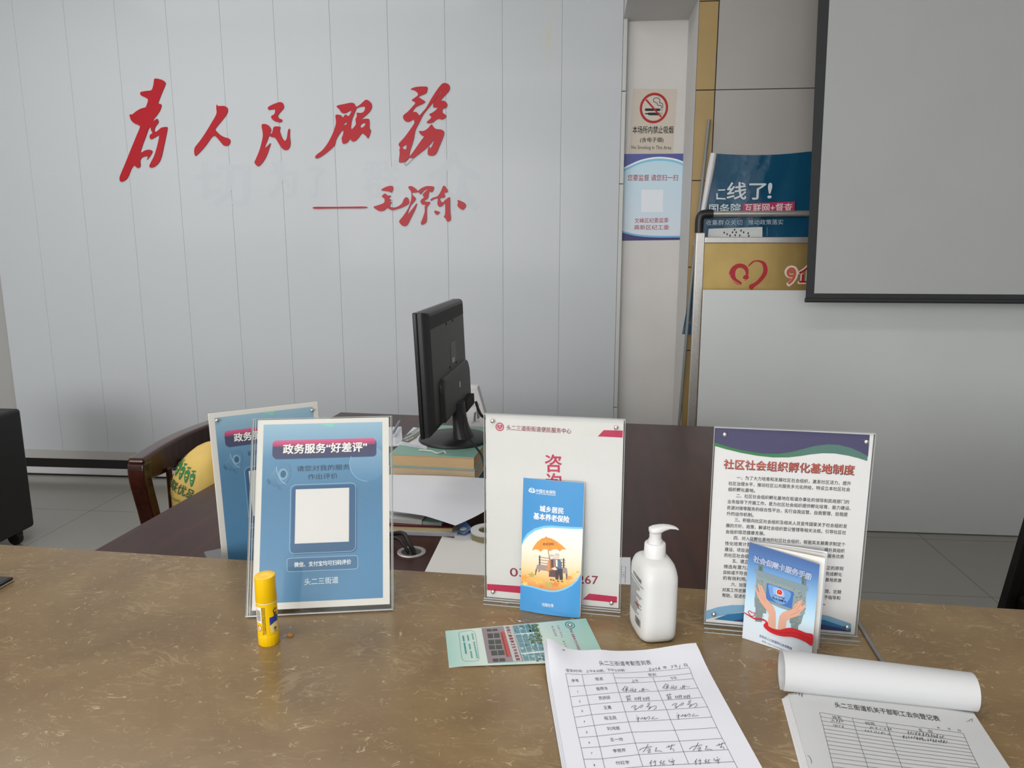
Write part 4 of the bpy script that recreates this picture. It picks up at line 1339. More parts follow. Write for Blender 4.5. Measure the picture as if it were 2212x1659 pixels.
# the couple under the umbrella
A.line([(372, 845), (390, 960), (402, 1060), (392, 1080), (372, 1075)], 0.0009, 9, hexc('8a6a3a'), 4)
A.poly([(195, 853), (215, 808), (255, 755), (300, 722), (350, 708), (410, 722), (470, 755), (525, 800), (568, 843), (530, 836), (498, 858), (470, 838), (430, 836), (392, 858), (365, 838), (325, 836), (290, 862), (262, 842), (230, 838)], 8, hexc('e2973c'))
for q in ([(350, 708), (300, 760), (290, 862)], [(350, 708), (380, 770), (392, 858)], [(350, 708), (450, 770), (498, 858)]):
    A.line(q, 0.0004, 9, hexc('c77a2c'), 5)
A.line([(350, 693), (350, 712)], 0.0007, 9, hexc('7a6a5a'))
A.txt('养老保险', (315, 783), (437, 778), 28, 10, hexc('8f4030'), 0.01)
A.poly([(395, 945), (432, 945), (452, 990), (450, 1075), (372, 1070), (362, 1010), (372, 965)], 7, hexc('d98a5e'))
A.poly([(400, 948), (432, 946), (436, 1040), (405, 1040)], 8, hexc('54423f'))
A.poly([(385, 1060), (452, 1062), (458, 1140), (380, 1134)], 7, hexc('5a3b3c'))
A.poly([(340, 1040), (385, 1020), (415, 1055), (365, 1075)], 8, hexc('d18750'))
A.disc((412, 925), 20, 8, hexc('f0d2bd')); A.poly([(390, 925), (392, 902), (412, 890), (432, 900), (432, 918), (412, 908)], 9, hexc('b9b6bb'))
A.poly([(440, 950), (500, 950), (520, 985), (518, 1050), (450, 1055), (442, 1000)], 7, hexc('56687f'))
A.poly([(454, 952), (474, 952), (476, 1025), (458, 1025)], 8, hexc('ece4d6'))
A.poly([(452, 1045), (528, 1050), (532, 1170), (498, 1170), (490, 1100), (484, 1168), (452, 1164)], 8, hexc('352c30'))
A.disc((465, 922), 22, 9, hexc('f0d2bd')); A.poly([(442, 918), (444, 892), (466, 880), (490, 892), (490, 916), (466, 902)], 10, hexc('bfc0c6'))
A.line([(448, 922), (460, 924), (470, 922), (482, 924)], 0.0003, 10, hexc('6a5048'))
A.poly([(412, 1040), (450, 1030), (475, 1058), (440, 1064)], 9, hexc('f0d2bd'))
for x, y in ((392, 1162), (420, 1168), (468, 1180), (512, 1184)):
    A.poly([(x, y), (x + 10, y - 4), (x + 26, y + 12), (x + 8, y + 10)], 9, hexc('2b2528'))
# words and emblem
WT = (0.86, 0.88, 0.90)
A.ring((193, 200), 28, 34, 4, WT, 32, 0.78)
A.poly([(222, 214), (236, 212), (226, 222), (205, 230), (190, 228)], 4, WT)
A.txt('SI', (172, 200), (214, 201), 32, 4, WT, 0.03)
A.line([(168, 190), (160, 204), (170, 218)], 0.0012, 4, WT, 3)
A.txt('中国社会保险', (238, 203), (453, 222), 38, 4, WT, 0.012)
A.txt('CHINA SOCIAL INSURANCE', (238, 231), (453, 252), 13, 4, WT, 0.02)
A.txt('城乡居民', (280, 395), (538, 424), 66, 4, WT, 0.03)
A.txt('基本养老保险', (213, 476), (600, 518), 70, 4, WT, 0.03)
A.txt('河南社保', (305, 1437), (432, 1449), 38, 4, WT, 0.01)
A.build('print', lf, PRINT_G)

# ---- hospital leaflet lying flat
d_ = zm(940, 1310, 5.8211)
hq = [onz(*d_(*p), CZ + 0.0016) for p in ((175, 760), (128, 308), (1895, 150))]
U = Vector((hq[2].x - hq[1].x, hq[2].y - hq[1].y, 0)).normalized()
V = Vector((-U.y, U.x, 0))
O = Vector((hq[0].x, hq[0].y, CZ + 0.0016))
Wh = (hq[2] - hq[1]).dot(U); Hh = (hq[1] - O).dot(V)
sk = (hq[1] - O).dot(U)
hl = thing('leaflet', O, 'pale green clinic leaflet with a building photo lying flat on the counter', 'leaflet')
m = MB()
quad = [O, O + U * Wh - U * 0, O + U * (Wh + sk) + V * Hh, O + U * sk + V * Hh]
m.slab([[quad[0], quad[1]], [quad[3], quad[2]]], [[p - Vector((0, 0, 0.0013)) for p in (quad[0], quad[1])], [p - Vector((0, 0, 0.0013)) for p in (quad[3], quad[2])]])
m.build('folded_sheet', PAPER, hl)
A = Art(O, U, V, d_, lift=0.0001)
gru = A.loc
A.poly([(128, 308), (1895, 150), (2150, 690), (175, 760)], 1, lambda u, v: tuple(x + (y - x) * k for x, y, k in zip(hexc('8fc4b8'), hexc('cfdcd2'), [max(0, 1 - abs((u - 0.05) / 0.07)) if u < 0.09 else max(0, 1 - abs(u - 0.13) / 0.10)] * 3)))
A.poly([(582, 275), (960, 242), (1115, 690), (665, 718)], 2, hexc('8d7f85'))
A.poly([(960, 242), (1275, 215), (1420, 672), (1115, 690)], 2, hexc('5f8d97'))
# glass wall
for k in range(5):
    t = k / 4
    A.line([(965 + 310 * t, 242 - 27 * t), (1115 + 305 * t, 690 - 18 * t)], 0.0007, 4, hexc('c3d8da'))
for k in range(9):
    t = k / 8
    A.line([(962 + 152 * t, 250 + 436 * t), (1277 + 142 * t, 222 + 446 * t)], 0.0006, 4, hexc('b7cfd2'))
random.seed(3)
for k in range(42):
    s_, t_ = random.random(), random.random()
    x, y = 970 + 300 * s_ + 148 * t_, 245 - 26 * s_ + 440 * t_
    A.poly([(x, y), (x + 26, y - 2), (x + 34, y + 22), (x + 6, y + 24)], 3, hexc(random.choice(['3f6b74', '86b3b8', '2f5560', 'a9cdd0'])))
for p in ([(1003, 350), (1318, 322), (1325, 338), (1008, 358)], [(1080, 592), (1390, 562), (1396, 580), (1085, 606)]):
    A.poly(p, 5, hexc('dfe6e4'))
for k in range(60):
    t_ = random.random()
    x = 1290 - abs(random.gauss(0, 75)); y = 225 + 240 * t_
    x += (y - 225) * 0.25
    A.disc((x, y), 13, 6, hexc(random.choice(['4f6b33', '6d8440', '3b5526', '81924f'])), 6, 8)
# entrance with windows and banner
for (x, y, w_, h_) in ((645, 290, 135, 28), (655, 345, 150, 58), (665, 425, 160, 55), (672, 485, 165, 60), (700, 560, 165, 60), (720, 660, 155, 40)):
    A.poly([(x, y), (x + w_, y - 8), (x + w_ + 10, y + h_ - 8), (x + 10, y + h_)], 3, hexc('3b413b'))
    A.line([(x + w_ * 0.5, y - 4), (x + w_ * 0.5 + 8, y + h_ - 4)], 0.0008, 4, hexc('9a9a92'))
    A.line([(x + 4, y + h_ + 10), (x + w_ + 12, y + h_ + 2)], 0.0010, 4, hexc('a79aa2'))
A.poly([(815, 325), (870, 320), (955, 628), (892, 636)], 4, hexc('b8433f'))
A.line([(835, 340), (908, 628)], 0.0012, 5, hexc('5a2422'))
A.poly([(855, 252), (960, 243), (1092, 690), (985, 700)], 4, hexc('b9bcbb'))


def vtext(A, st, p0, p1, size, layer, col, bold=0.0):
    """characters one by one from p0 to p1, each upright along that line's right-hand side"""
    a, b = A.loc(p0), A.loc(p1)
    d = (b - a).normalized()
    n = Vector((-d.y, d.x))
    for k, ch in enumerate(st):
        c = a + (b - a) * ((k + 0.5) / len(st))
        A.uvtxt(ch, c - d * size / 2, c + d * size / 2, size, layer, col, bold)


vtext(A, '安阳仁康精神卫生专科医院', (905, 255), (1048, 690), 0.0056, 6, hexc('8a1f26'), 0.03)
vtext(A, '安阳仁康精神卫生专科医院', (1698, 280), (1818, 565), 0.0040, 3, hexc('b43a3c'), 0.01)
vtext(A, '以病人为中心', (1540, 235), (1605, 400), 0.0034, 3, hexc('b4504c'))
vtext(A, '用心服务患者', (1468, 245), (1525, 380), 0.0034, 3, hexc('b4504c'))
vtext(A, '诚信公示', (1610, 430), (1670, 545), 0.0034, 3, hexc('b4504c'))
A.ring((1695, 235), 48, 60, 3, hexc('4a8a72'), 28, 1.5); A.disc((1695, 235), 30, 3, hexc('2f3a36'), 16, 22); A.disc((1695, 235), 20, 4, hexc('e6ece6'), 12, 14)
A.line([(330, 318), (450, 305), (485, 315), (505, 345), (552, 655), (540, 682), (510, 688), (375, 692), (345, 672), (332, 640), (297, 345), (305, 325)], 0.0005, 3, hexc('2f8f8a'), 0, True)
for x0, y0, x1, y1 in ((340, 370, 380, 600), (398, 365, 455, 655), (450, 320, 522, 660)):
    n_ = 16
    for k in range(n_):
        t = k / n_
        if random.random() < 0.16:
            continue
        x, y = x0 + (x1 - x0) * t, y0 + (y1 - y0) * t
        A.poly([(x, y), (x + 20, y - 1), (x + 22, y + 12), (x + 2, y + 13)], 3, hexc('3f9690'))
A.build('print', hl, PRINT_G)

# ---- service booklet standing open by the right sign
k_ = zm(1590, 1160, 5.927)
bbl, bbr = onz(*k_(78, 1290), CZ + 0.0004), onz(*k_(960, 1578), CZ + 0.0004)
dyb = 0.010
btl, btr = ony(*k_(172, 62), bbl.y + dyb), ony(*k_(1072, 350), bbr.y + dyb)
U = (bbr - bbl).normalized()
V = btl - bbl; V = (V - U * V.dot(U)).normalized(); N = U.cross(V).normalized()
bk = thing('booklet', bbl, 'blue and white card service booklet with red ribbon standing half open on the counter', 'booklet')
A = Art(bbl, U, V, k_, lift=0.00012)
cov = [A.loc(p) for p in ((78, 1290), (960, 1578), (1072, 350), (172, 62))]
m = MB()
w3 = lambda q, h: A.w(q.x, q.y, h)
up = [[w3(cov[0], 0), w3(cov[1], 0)], [w3(cov[3], 0), w3(cov[2], 0)]]
m.slab(up, [[p - N * 0.0004 for p in r] for r in up])
m.build('front_cover', PAPER, bk)


def leaf_from_spine(ang, w, h, th, name, m_, zoff=0.0):
    """a leaf hinged at the spine (left edge), swung back by ang"""
    d = Matrix.Rotation(ang, 3, 'Z') @ Vector((U.x, U.y, 0)).normalized()
    b0 = Vector((bbl.x, bbl.y, CZ + 0.0004)) - N * (0.0012 + zoff) + d * 0.001
    up3 = (btl - bbl).normalized()
    n = d.cross(up3).normalized()
    q = lambda s, t: b0 + d * (s * w) + up3 * (t * h) - n * (0.003 * sin(pi * s) * (1 if ang > 0.1 else 0))
    up = [[q(i / 10, j / 2) for i in range(11)] for j in range(3)]
    MB().slab(up, [[p - n * th for p in r] for r in up]).build(name, m_, bk, smooth=True)


hgt = (btl - bbl).length
leaf_from_spine(0.10, 0.1005, hgt * 0.99, 0.0003, 'inner_leaf', PAPER_W)
leaf_from_spine(0.24, 0.0985, hgt * 0.985, 0.0022, 'page_block', mat('page_edges', (0.74, 0.71, 0.65), 0.6), 0.002)
leaf_from_spine(0.30, 0.1005, hgt * 0.99, 0.0006, 'back_cover', PAPER, 0.0055)
v0, v1 = cov[0].y, cov[2].y
A.uvpoly([tuple(q) for q in cov], 1, vgrad([(v0, 'd6dde4'), (v0 + 0.040, 'cfdfe8'), (v0 + 0.062, 'b9d9ea'), (v0 + 0.090, '86b4dc'), (v0 + 0.118, '5580b6'), (v1, '48679c')]))
nW = 12
for k in range(1):
    pass
ST, SD = hexc('8a9a9b'), hexc('6b7b7e')
A.poly([(285, 350), (345, 330), (345, 470), (285, 440)], 2, SD); A.poly([(300, 380), (330, 372), (330, 430), (300, 425)], 3, hexc('54646a'))
A.poly([(838, 490), (905, 470), (900, 640), (838, 615)], 2, SD); A.poly([(848, 520), (870, 515), (868, 600), (848, 595)], 3, hexc('54646a'))
A.poly([(240, 412), (275, 418), (330, 440), (880, 618), (928, 640), (920, 690), (880, 700), (300, 505), (262, 470), (240, 445)], 4, hexc('7e9298'))
A.poly([(262, 470), (310, 490), (880, 690), (905, 700), (880, 990), (830, 995), (730, 960), (560, 905), (400, 830), (240, 770)], 2, ST)
A.poly([(236, 770), (330, 800), (385, 880), (388, 980), (345, 975), (330, 1090), (245, 1080), (250, 900), (238, 890)], 2, hexc('7f8d8d'))
A.poly([(690, 1030), (865, 990), (862, 1000), (830, 1110), (800, 1120), (790, 1220), (705, 1200), (705, 1110), (683, 1095)], 2, hexc('7f8d8d'))
random.seed(11)
for k in range(150):
    x, y = random.choice([(random.uniform(245, 380), random.uniform(500, 1080)), (random.uniform(740, 890), random.uniform(700, 990)), (random.uniform(300, 880), 0), (random.uniform(700, 820), random.uniform(1010, 1200))])
    if y == 0:
        y = 505 + (x - 300) * 0.34 + random.uniform(0, 70)
    A.disc((x, y), random.uniform(4, 10), 5 if y < 900 else 3, hexc(random.choice(['6a7a7c', '9dabab', '5d6c70'])), 6, random.uniform(3, 7))
A.poly([(396, 588), (740, 705), (712, 915), (384, 795)], 6, hexc('3f6fb4'))
A.poly([(425, 605), (560, 650), (690, 700), (700, 760), (640, 850), (540, 850), (450, 770), (420, 660)], 7, hexc('6f9bd0'), 3)
A.poly([(480, 640), (600, 680), (620, 760), (560, 810), (500, 780)], 8, hexc('93b6de'), 3)
A.disc((560, 708), 42, 9, hexc('e8e0e0'), 24, 44); A.disc((560, 706), 34, 10, hexc('d0242c'), 24, 36)
A.poly([(530, 725), (590, 742), (582, 752), (538, 742)], 11, hexc('e9c9b8')); A.disc((560, 692), 6, 11, hexc('f0d060'), 5)
for x, y in ((545, 700), (575, 708), (552, 712), (569, 716)):
    A.disc((x, y), 3, 11, hexc('f0d060'), 5)
A.txt('中华人民共和国', (490, 742), (622, 786), 24, 9, hexc('24344e'), 0.01)
A.txt('社会保障卡', (468, 772), (645, 832), 28, 9, hexc('16243e'), 0.03)
SKN, SKD = hexc('d9a68e'), hexc('c08a74')
A.poly([(233, 618), (250, 625), (280, 690), (300, 705), (282, 600), (292, 590), (310, 620), (318, 605), (335, 625), (385, 745), (388, 780), (440, 845), (485, 900), (508, 970), (505, 1180), (410, 1160), (412, 1060), (425, 990), (390, 930), (320, 840), (285, 770), (262, 700)], 7, SKN)
A.line([(310, 620), (330, 700), (372, 790)], 0.0006, 8, SKD, 4); A.line([(285, 700), (320, 760), (380, 830)], 0.0006, 8, SKD, 4)
A.poly([(535, 1185), (548, 1080), (560, 1010), (600, 965), (660, 940), (720, 925), (745, 870), (800, 810), (815, 815), (850, 798), (858, 810), (835, 885), (890, 862), (903, 870), (880, 910), (830, 960), (790, 1010), (700, 1040), (648, 1070), (630, 1180)], 7, SKN)
A.line([(800, 812), (775, 870), (735, 920)], 0.0006, 8, SKD, 4); A.line([(850, 800), (815, 880), (770, 935)], 0.0006, 8, SKD, 4); A.line([(700, 1000), (780, 960), (830, 930)], 0.0006, 8, SKD, 4)
RB = hexc('c8252f')
A.poly([(105, 960), (150, 985), (205, 1020), (250, 1035), (320, 1040), (380, 1062), (412, 1100), (420, 1140), (480, 1170), (560, 1185), (620, 1170), (700, 1160), (800, 1185), (900, 1225), (988, 1250), (975, 1388), (900, 1345), (800, 1300), (700, 1275), (600, 1270), (500, 1245), (420, 1205), (365, 1155), (355, 1120), (380, 1095), (370, 1075), (310, 1060), (240, 1052), (180, 1018), (108, 972)], 9, RB, 3)
A.line([(205, 1018), (165, 975), (165, 948), (185, 945), (205, 968), (230, 965), (242, 990), (225, 1010), (195, 1018)], 0.0010, 10, RB, 4)
A.line([(420, 1145), (520, 1210), (620, 1222), (760, 1225), (980, 1310)], 0.0008, 10, hexc('a81b27'), 5)
A.txt('社会保障卡服务手册', (234, 275), (968, 509), 84, 9, hexc('26407a'), 0.062)
A.txt('社会保障卡服务手册', (232, 274), (970, 510), 82, 10, (0.86, 0.88, 0.9), 0.04)
A.txt('社会保障卡服务手册', (232, 274), (970, 510), 82, 11, hexc('5578b4'))
A.txt('安阳市人力资源和社会保障局', (300, 1262), (715, 1430), 34, 3, hexc('4a5f8a'), 0.01)
A.txt('网址: http://rsj.anyang.gov.cn', (335, 1330), (665, 1462), 20, 3, hexc('5a6c90'), 0.004)
A.build('print', bk, PRINT_G)

# ---- pump bottle
bx, by = 0.1135, 1.030
psi = radians(13)
Us, Ul = Vector((cos(psi), sin(psi), 0)), Vector((-sin(psi), cos(psi), 0))
bt_ = thing('pump_bottle', (bx, by, CZ), 'white pump bottle of hand sanitiser standing before the text sign', 'bottle')
aw, al = 0.0275, 0.0405      # half width facing us, half depth


def sring(z, ka, kl, n=4.2, N_=64):
    out = []
    for j in range(N_):
        t = 2 * pi * j / N_
        c, s_ = cos(t), sin(t)
        q = (abs(c) ** n + abs(s_) ** n) ** (-1 / n)
        p = Us * (aw * ka * q * c) + Ul * (al * kl * q * s_)
        out.append((bx + p.x, by + p.y, CZ + z))
    return out


prof = [(0.0004, 0.86, 0.80), (0.003, 0.95, 0.88), (0.009, 1.0, 0.95), (0.018, 1.0, 0.985), (0.030, 1.0, 1.0), (0.060, 1.0, 1.0), (0.088, 1.0, 1.0), (0.098, 0.995, 0.98), (0.1055, 0.965, 0.93), (0.111, 0.90, 0.84), (0.115, 0.80, 0.71), (0.118, 0.68, 0.56), (0.1195, 0.57, 0.43)]
WPL = mat('white_hdpe', (0.64, 0.64, 0.62), 0.42, sss=0.15)
WPL2 = mat('white_pump_plastic', (0.72, 0.71, 0.70), 0.3)
MB().loft([sring(z, a_, b_, 4.2 if z < 0.1 else 3.4) for z, a_, b_ in prof]).build('body', WPL, bt_, smooth=True)
T = Matrix.Translation((bx, by, CZ))
pm = MB().lathe([(0.0158, 0.1165), (0.0160, 0.118), (0.0152, 0.1375), (0.0140, 0.1392)], 36, T)
pm.lathe([(0.0100, 0.1392), (0.0100, 0.1440)], 28, T)
pm.build('collar', WPL2, bt_, smooth=True)
ph_ = MB().lathe([(0.0088, 0.1440), (0.0088, 0.1545), (0.0092, 0.1550)], 28, T)
sp = MB()
hd = []
for s_, hw, zt0, zb0 in ((-0.0095, 0.003, 0.1605, 0.1560), (-0.008, 0.0075, 0.1620, 0.1545), (-0.002, 0.0098, 0.1638, 0.1540), (0.006, 0.0088, 0.1650, 0.1545), (0.012, 0.0068, 0.1655, 0.1568), (0.020, 0.0058, 0.1645, 0.1592), (0.028, 0.0052, 0.1622, 0.1586), (0.032, 0.0048, 0.1600, 0.1572), (0.0335, 0.0040, 0.1588, 0.1568)):
    c = Us * s_ + Vector((bx, by, CZ))
    zc, zh = (zt0 + zb0) / 2, (zt0 - zb0) / 2
    hd.append([tuple(c + Ul * (hw * (abs(cos(t)) ** 0.7) * (1 if cos(t) >= 0 else -1)) + Vector((0, 0, zc + zh * (abs(sin(t)) ** 0.7) * (1 if sin(t) >= 0 else -1)))) for t in [2 * pi * j / 20 for j in range(20)]])
ph_.loft(hd)
ph_.build('pump_head', WPL2, bt_, smooth=True)


def bottle_face(u, v, h):
    """label side: u along the depth from far to near, v up"""
    s_ = al - u
    x = -aw * max(0.0, 1 - abs(s_ / al) ** 4.2) ** (1 / 4.2) - h - 0.0001
    p = Us * x + Ul * s_
    return Vector((bx + p.x, by + p.y, CZ + v))


A = Art((bx, by, CZ), (1, 0, 0), (0, 0, 1), warp=bottle_face, lift=0.00015, maxlen=0.003)
A.uvtxt('免洗消毒凝胶', (0.030, 0.0905), (0.066, 0.0905), 0.0062, 2, (0.08, 0.08, 0.09), 0.01)
A.rect(0.008, 0.0820, 0.071, 0.0838, 2, (0.30, 0.31, 0.33), 16, 1)
random.seed(5)
for k in range(15):
    v = 0.0775 - k * 0.0031
    u = 0.012
    end = random.uniform(0.045, 0.068)
    while u < end:
        L_ = random.uniform(0.001, 0.004)
        A.rect(u, v, u + L_, v + 0.0013, 2, (0.10, 0.10, 0.12))
        u += L_ + 0.0007
A.uvtxt('HNZ', (0.047, 0.0515), (0.060, 0.0515), 0.0035, 3, hexc('a02020'), 0.02)
A.rect(0.040, 0.0482, 0.068, 0.0489, 2, hexc('a05a50'))
for k in range(16):
    A.rect(0.046 + k * 0.0013, 0.0205, 0.046 + k * 0.0013 + random.choice((0.0004, 0.0008)), 0.0315, 2, (0.05, 0.05, 0.05))
A.build('label', bt_, print_mat('bottle_label', 0.4))

# ---- attendance sheets (stapled stack)
E_ = zm(1160, 1360, 4.424)
SZ = CZ + 0.0085
sO_tr = onz(1503, 1391, SZ + 0.006)
ang = radians(8.3)
U = Vector((cos(ang), sin(ang), 0)); V = Vector((-sin(ang), cos(ang), 0))
Ws, Hs = 0.210, 0.297
O = sO_tr - U * Ws - V * Hs


def slift(u, v):
    d = Hs - v
    z = 0.020 * exp(-((u / 0.022) ** 2 + (d / 0.040) ** 2)) + 0.006 * exp(-(((u - Ws) / 0.05) ** 2 + (d / 0.04) ** 2))
    z += 0.0016 * sin(u / Ws * 7.0 + 0.6) * exp(-d / 0.10) + 0.0015 * exp(-((u - 0.075) / 0.012) ** 2) * exp(-d / 0.06)
    return z


def sw(u, v, h):
    return O + U * u + V * v + Vector((0, 0, h + slift(u, v)))


O.z = SZ
sh = thing('sign_in_sheet', (O.x + 0.1, O.y + 0.15, CZ), 'stapled stack of attendance sheets with handwritten signatures at the front of the counter', 'paper')
nu, nv = 28, 34
up = [[sw(Ws * i / nu, Hs * j / nv, 0) for i in range(nu + 1)] for j in range(nv + 1)]
MB().slab(up, [[p - Vector((0, 0, 0.0002)) for p in r] for r in up]).build('top_sheet', mat('bluish_white_paper', (0.78, 0.785, 0.84), 0.6), sh, smooth=True)
pg = MB()
for k in range(6):
    off = 0.0004 + 0.0012 * k
    dx = -0.0008 * k - 0.001 + (0.0006 if k % 2 else 0)
    up = [[sw(Ws * i / 14, Hs * j / 16, 0) + U * (dx * (1 - i / 14)) + V * (-0.001 * k) - Vector((0, 0, off + 0.0 * k)) for i in range(15)] for j in range(17)]
    lo = [[Vector((p.x, p.y, max(CZ + 0.0003, p.z - 0.0008))) for p in r] for r in up]
    up = [[Vector((p.x, p.y, max(CZ + 0.0004, p.z))) for p in r] for r in up]
    pg.slab(up, lo)
pg.build('lower_sheets', mat('page_stack', (0.70, 0.71, 0.75), 0.6), sh, smooth=True)
A = Art(O, U, V, E_, warp=sw, lift=0.00025, maxlen=0.008)
K = hexc('4c4d54')
A.txt('头二三街道考勤签到表', (592, 328), (1088, 310), 44, 1, K)
A.txt('签到时间:', (275, 407), (435, 404), 26, 1, K); A.txt('上午8:30前、', (465, 404), (650, 398), 26, 1, K); A.txt('下午2:30前', (670, 392), (838, 385), 26, 1, K)
A.txt('年', (1205, 364), (1240, 362), 26, 1, K); A.txt('月', (1312, 357), (1335, 355), 26, 1, K); A.txt('日', (1404, 351), (1436, 350), 26, 1, K)
lw_ = 0.00045
tl, trr = (275, 435), (1455, 375)
rowsL = [(275, 435), (298, 550), (318, 648), (336, 745), (357, 843), (378, 942), (400, 1036), (422, 1134), (445, 1242), (470, 1350)]
rowsR = [(1455, 375), (1495, 474), (1537, 562), (1583, 652), (1630, 742), (1672, 838), (1720, 940), (1770, 1042), (1828, 1150), (1885, 1264), (1940, 1370)]
cA = [(430, 436), (452, 542), (477, 633), (498, 722), (522, 818), (547, 920), (573, 1022), (600, 1124), (627, 1238), (652, 1345)]
cB = [(725, 417), (757, 513), (783, 602), (812, 690), (843, 788), (874, 883), (906, 982), (940, 1086), (974, 1196), (1012, 1310)]
cC = [(1108, 451), (1125, 495), (1160, 585), (1197, 674), (1238, 764), (1275, 860), (1318, 962), (1360, 1066), (1402, 1168), (1450, 1285)]
A.line(rowsL, lw_, 1, K); A.line(rowsR, lw_, 1, K); A.line(cA, lw_, 1, K); A.line(cB, lw_, 1, K); A.line(cC, lw_, 1, K)
A.line([(275, 435), (430, 436), (725, 417), (1000, 400), (1300, 385), (1455, 375)], lw_, 1, K)
A.line([(742, 462), (1108, 451), (1475, 425)], lw_, 1, K)
for k in range(1, 10):
    A.line([rowsL[k], cA[k], cB[k], cC[k], rowsR[k + 0] if k < len(rowsR) else cC[k]], lw_, 1, K)
A.txt('序号', (328, 497), (398, 494), 30, 1, K); A.txt('姓名', (556, 477), (628, 475), 30, 1, K); A.txt('签到', (1062, 429), (1136, 426), 26, 1, K); A.txt('上午', (902, 488), (970, 486), 28, 1, K); A.txt('下午', (1272, 466), (1338, 463), 26, 1, K)
names = ['侯梓冰', '苏妍妍', '王勇', '祖玉民', '刘鸿斌', '王一帅', '李丽芹', '付红宇']
nx = [((565, 572), (675, 563)), ((590, 660), (700, 652)), ((636, 750), (708, 746)), ((640, 850), (758, 844)), ((668, 950), (790, 943)), ((698, 1055), (818, 1050)), ((724, 1162), (848, 1154)), ((752, 1278), (882, 1270))]
dg_ = [(388, 598), (408, 690), (430, 783), (452, 882), (475, 985), (499, 1082), (522, 1186), (548, 1298)]
for k in range(8):
    A.txt(names[k], nx[k][0], nx[k][1], 34, 1, K)
    A.txt(str(k + 1), (dg_[k][0] - (7 if k else 2), dg_[k][1]), (dg_[k][0] + (7 if k else 2), dg_[k][1]), 20, 1, K)
PEN = hexc('33363f')
sig = lambda pts, w=0.0005: A.line(pts, w, 2, PEN, 3)
for ox, oy in ((0, 0), (388, -24)):
    sig([(845 + ox, 538 + oy), (825 + ox, 565 + oy), (808 + ox, 582 + oy)]); sig([(828 + ox, 562 + oy), (826 + ox, 592 + oy)]); sig([(842 + ox, 552 + oy), (868 + ox, 548 + oy), (858 + ox, 565 + oy), (842 + ox, 572 + oy), (875 + ox, 568 + oy)]); sig([(858 + ox, 560 + oy), (855 + ox, 596 + oy)]); sig([(838 + ox, 592 + oy), (858 + ox, 576 + oy), (880 + ox, 588 + oy)])
    sig([(900 + ox, 560 + oy), (890 + ox, 590 + oy), (915 + ox, 572 + oy)]); sig([(918 + ox, 555 + oy), (912 + ox, 590 + oy), (945 + ox, 565 + oy), (940 + ox, 590 + oy), (920 + ox, 588 + oy)])
    sig([(985 + ox, 575 + oy), (978 + ox, 592 + oy)]); sig([(1000 + ox, 570 + oy), (1010 + ox, 560 + oy), (1005 + ox, 592 + oy)]); sig([(992 + ox, 590 + oy), (1020 + ox, 572 + oy), (1072 + ox, 575 + oy)]); sig([(1020 + ox, 555 + oy), (1022 + ox, 596 + oy)])
    # second line
    sx, sy = 842 + ox, 640 + oy * 0.75 + (0 if ox == 0 else 2)
    sig([(sx, sy + 5), (sx + 55, sy - 5)]); sig([(sx + 18, sy - 12), (sx + 16, sy + 8)]); sig([(sx + 40, sy - 14), (sx + 38, sy + 6)]); sig([(sx + 8, sy + 20), (sx + 50, sy + 14), (sx + 35, sy + 40)]); sig([(sx + 20, sy + 40), (sx + 30, sy + 25), (sx + 60, sy + 40)]); sig([(sx + 25, sy + 12), (sx + 25, sy + 45)])
    for q in (92, 172):
        sig([(sx + q, sy + 8), (sx + q + 4, sy + 36)]); sig([(sx + q, sy + 20), (sx + q + 22, sy + 12), (sx + q + 14, sy + 36)]); sig([(sx + q + 28, sy + 8), (sx + q + 62, sy + 4)]); sig([(sx + q + 38, sy + 6), (sx + q + 34, sy + 38)]); sig([(sx + q + 54, sy + 5), (sx + q + 56, sy + 42)]); sig([(sx + q + 26, sy + 22), (sx + q + 62, sy + 18)])
for ox, oy in ((0, 0), (390, -20)):
    sig([(900 + ox, 745 + oy), (920 + ox, 730 + oy), (950 + ox, 728 + oy), (925 + ox, 750 + oy), (945 + ox, 755 + oy), (930 + ox, 770 + oy), (955 + ox, 758 + oy), (1000 + ox, 722 + oy), (1012 + ox, 728 + oy), (985 + ox, 750 + oy)])
    sig([(1085 + ox, 695 + oy), (1055 + ox, 712 + oy), (1078 + ox, 715 + oy), (1045 + ox, 740 + oy), (1085 + ox, 735 + oy), (1062 + ox, 765 + oy), (1095 + ox, 740 + oy), (1135 + ox, 728 + oy), (1138 + ox, 748 + oy), (1115 + ox, 766 + oy)])
for ox, oy in ((0, 0), (386, -26)):
    sig([(950 + ox, 822 + oy), (958 + ox, 830 + oy)]); sig([(945 + ox, 852 + oy), (975 + ox, 840 + oy), (955 + ox, 870 + oy)]); sig([(966 + ox, 842 + oy), (968 + ox, 888 + oy)])
    sig([(985 + ox, 850 + oy), (998 + ox, 858 + oy), (1005 + ox, 838 + oy), (1015 + ox, 856 + oy), (1035 + ox, 836 + oy), (1030 + ox, 862 + oy), (1070 + ox, 830 + oy), (1078 + ox, 850 + oy), (1062 + ox, 858 + oy)]); sig([(1118 + ox, 832 + oy), (1095 + ox, 855 + oy), (1130 + ox, 852 + oy), (1158 + ox, 848 + oy)])
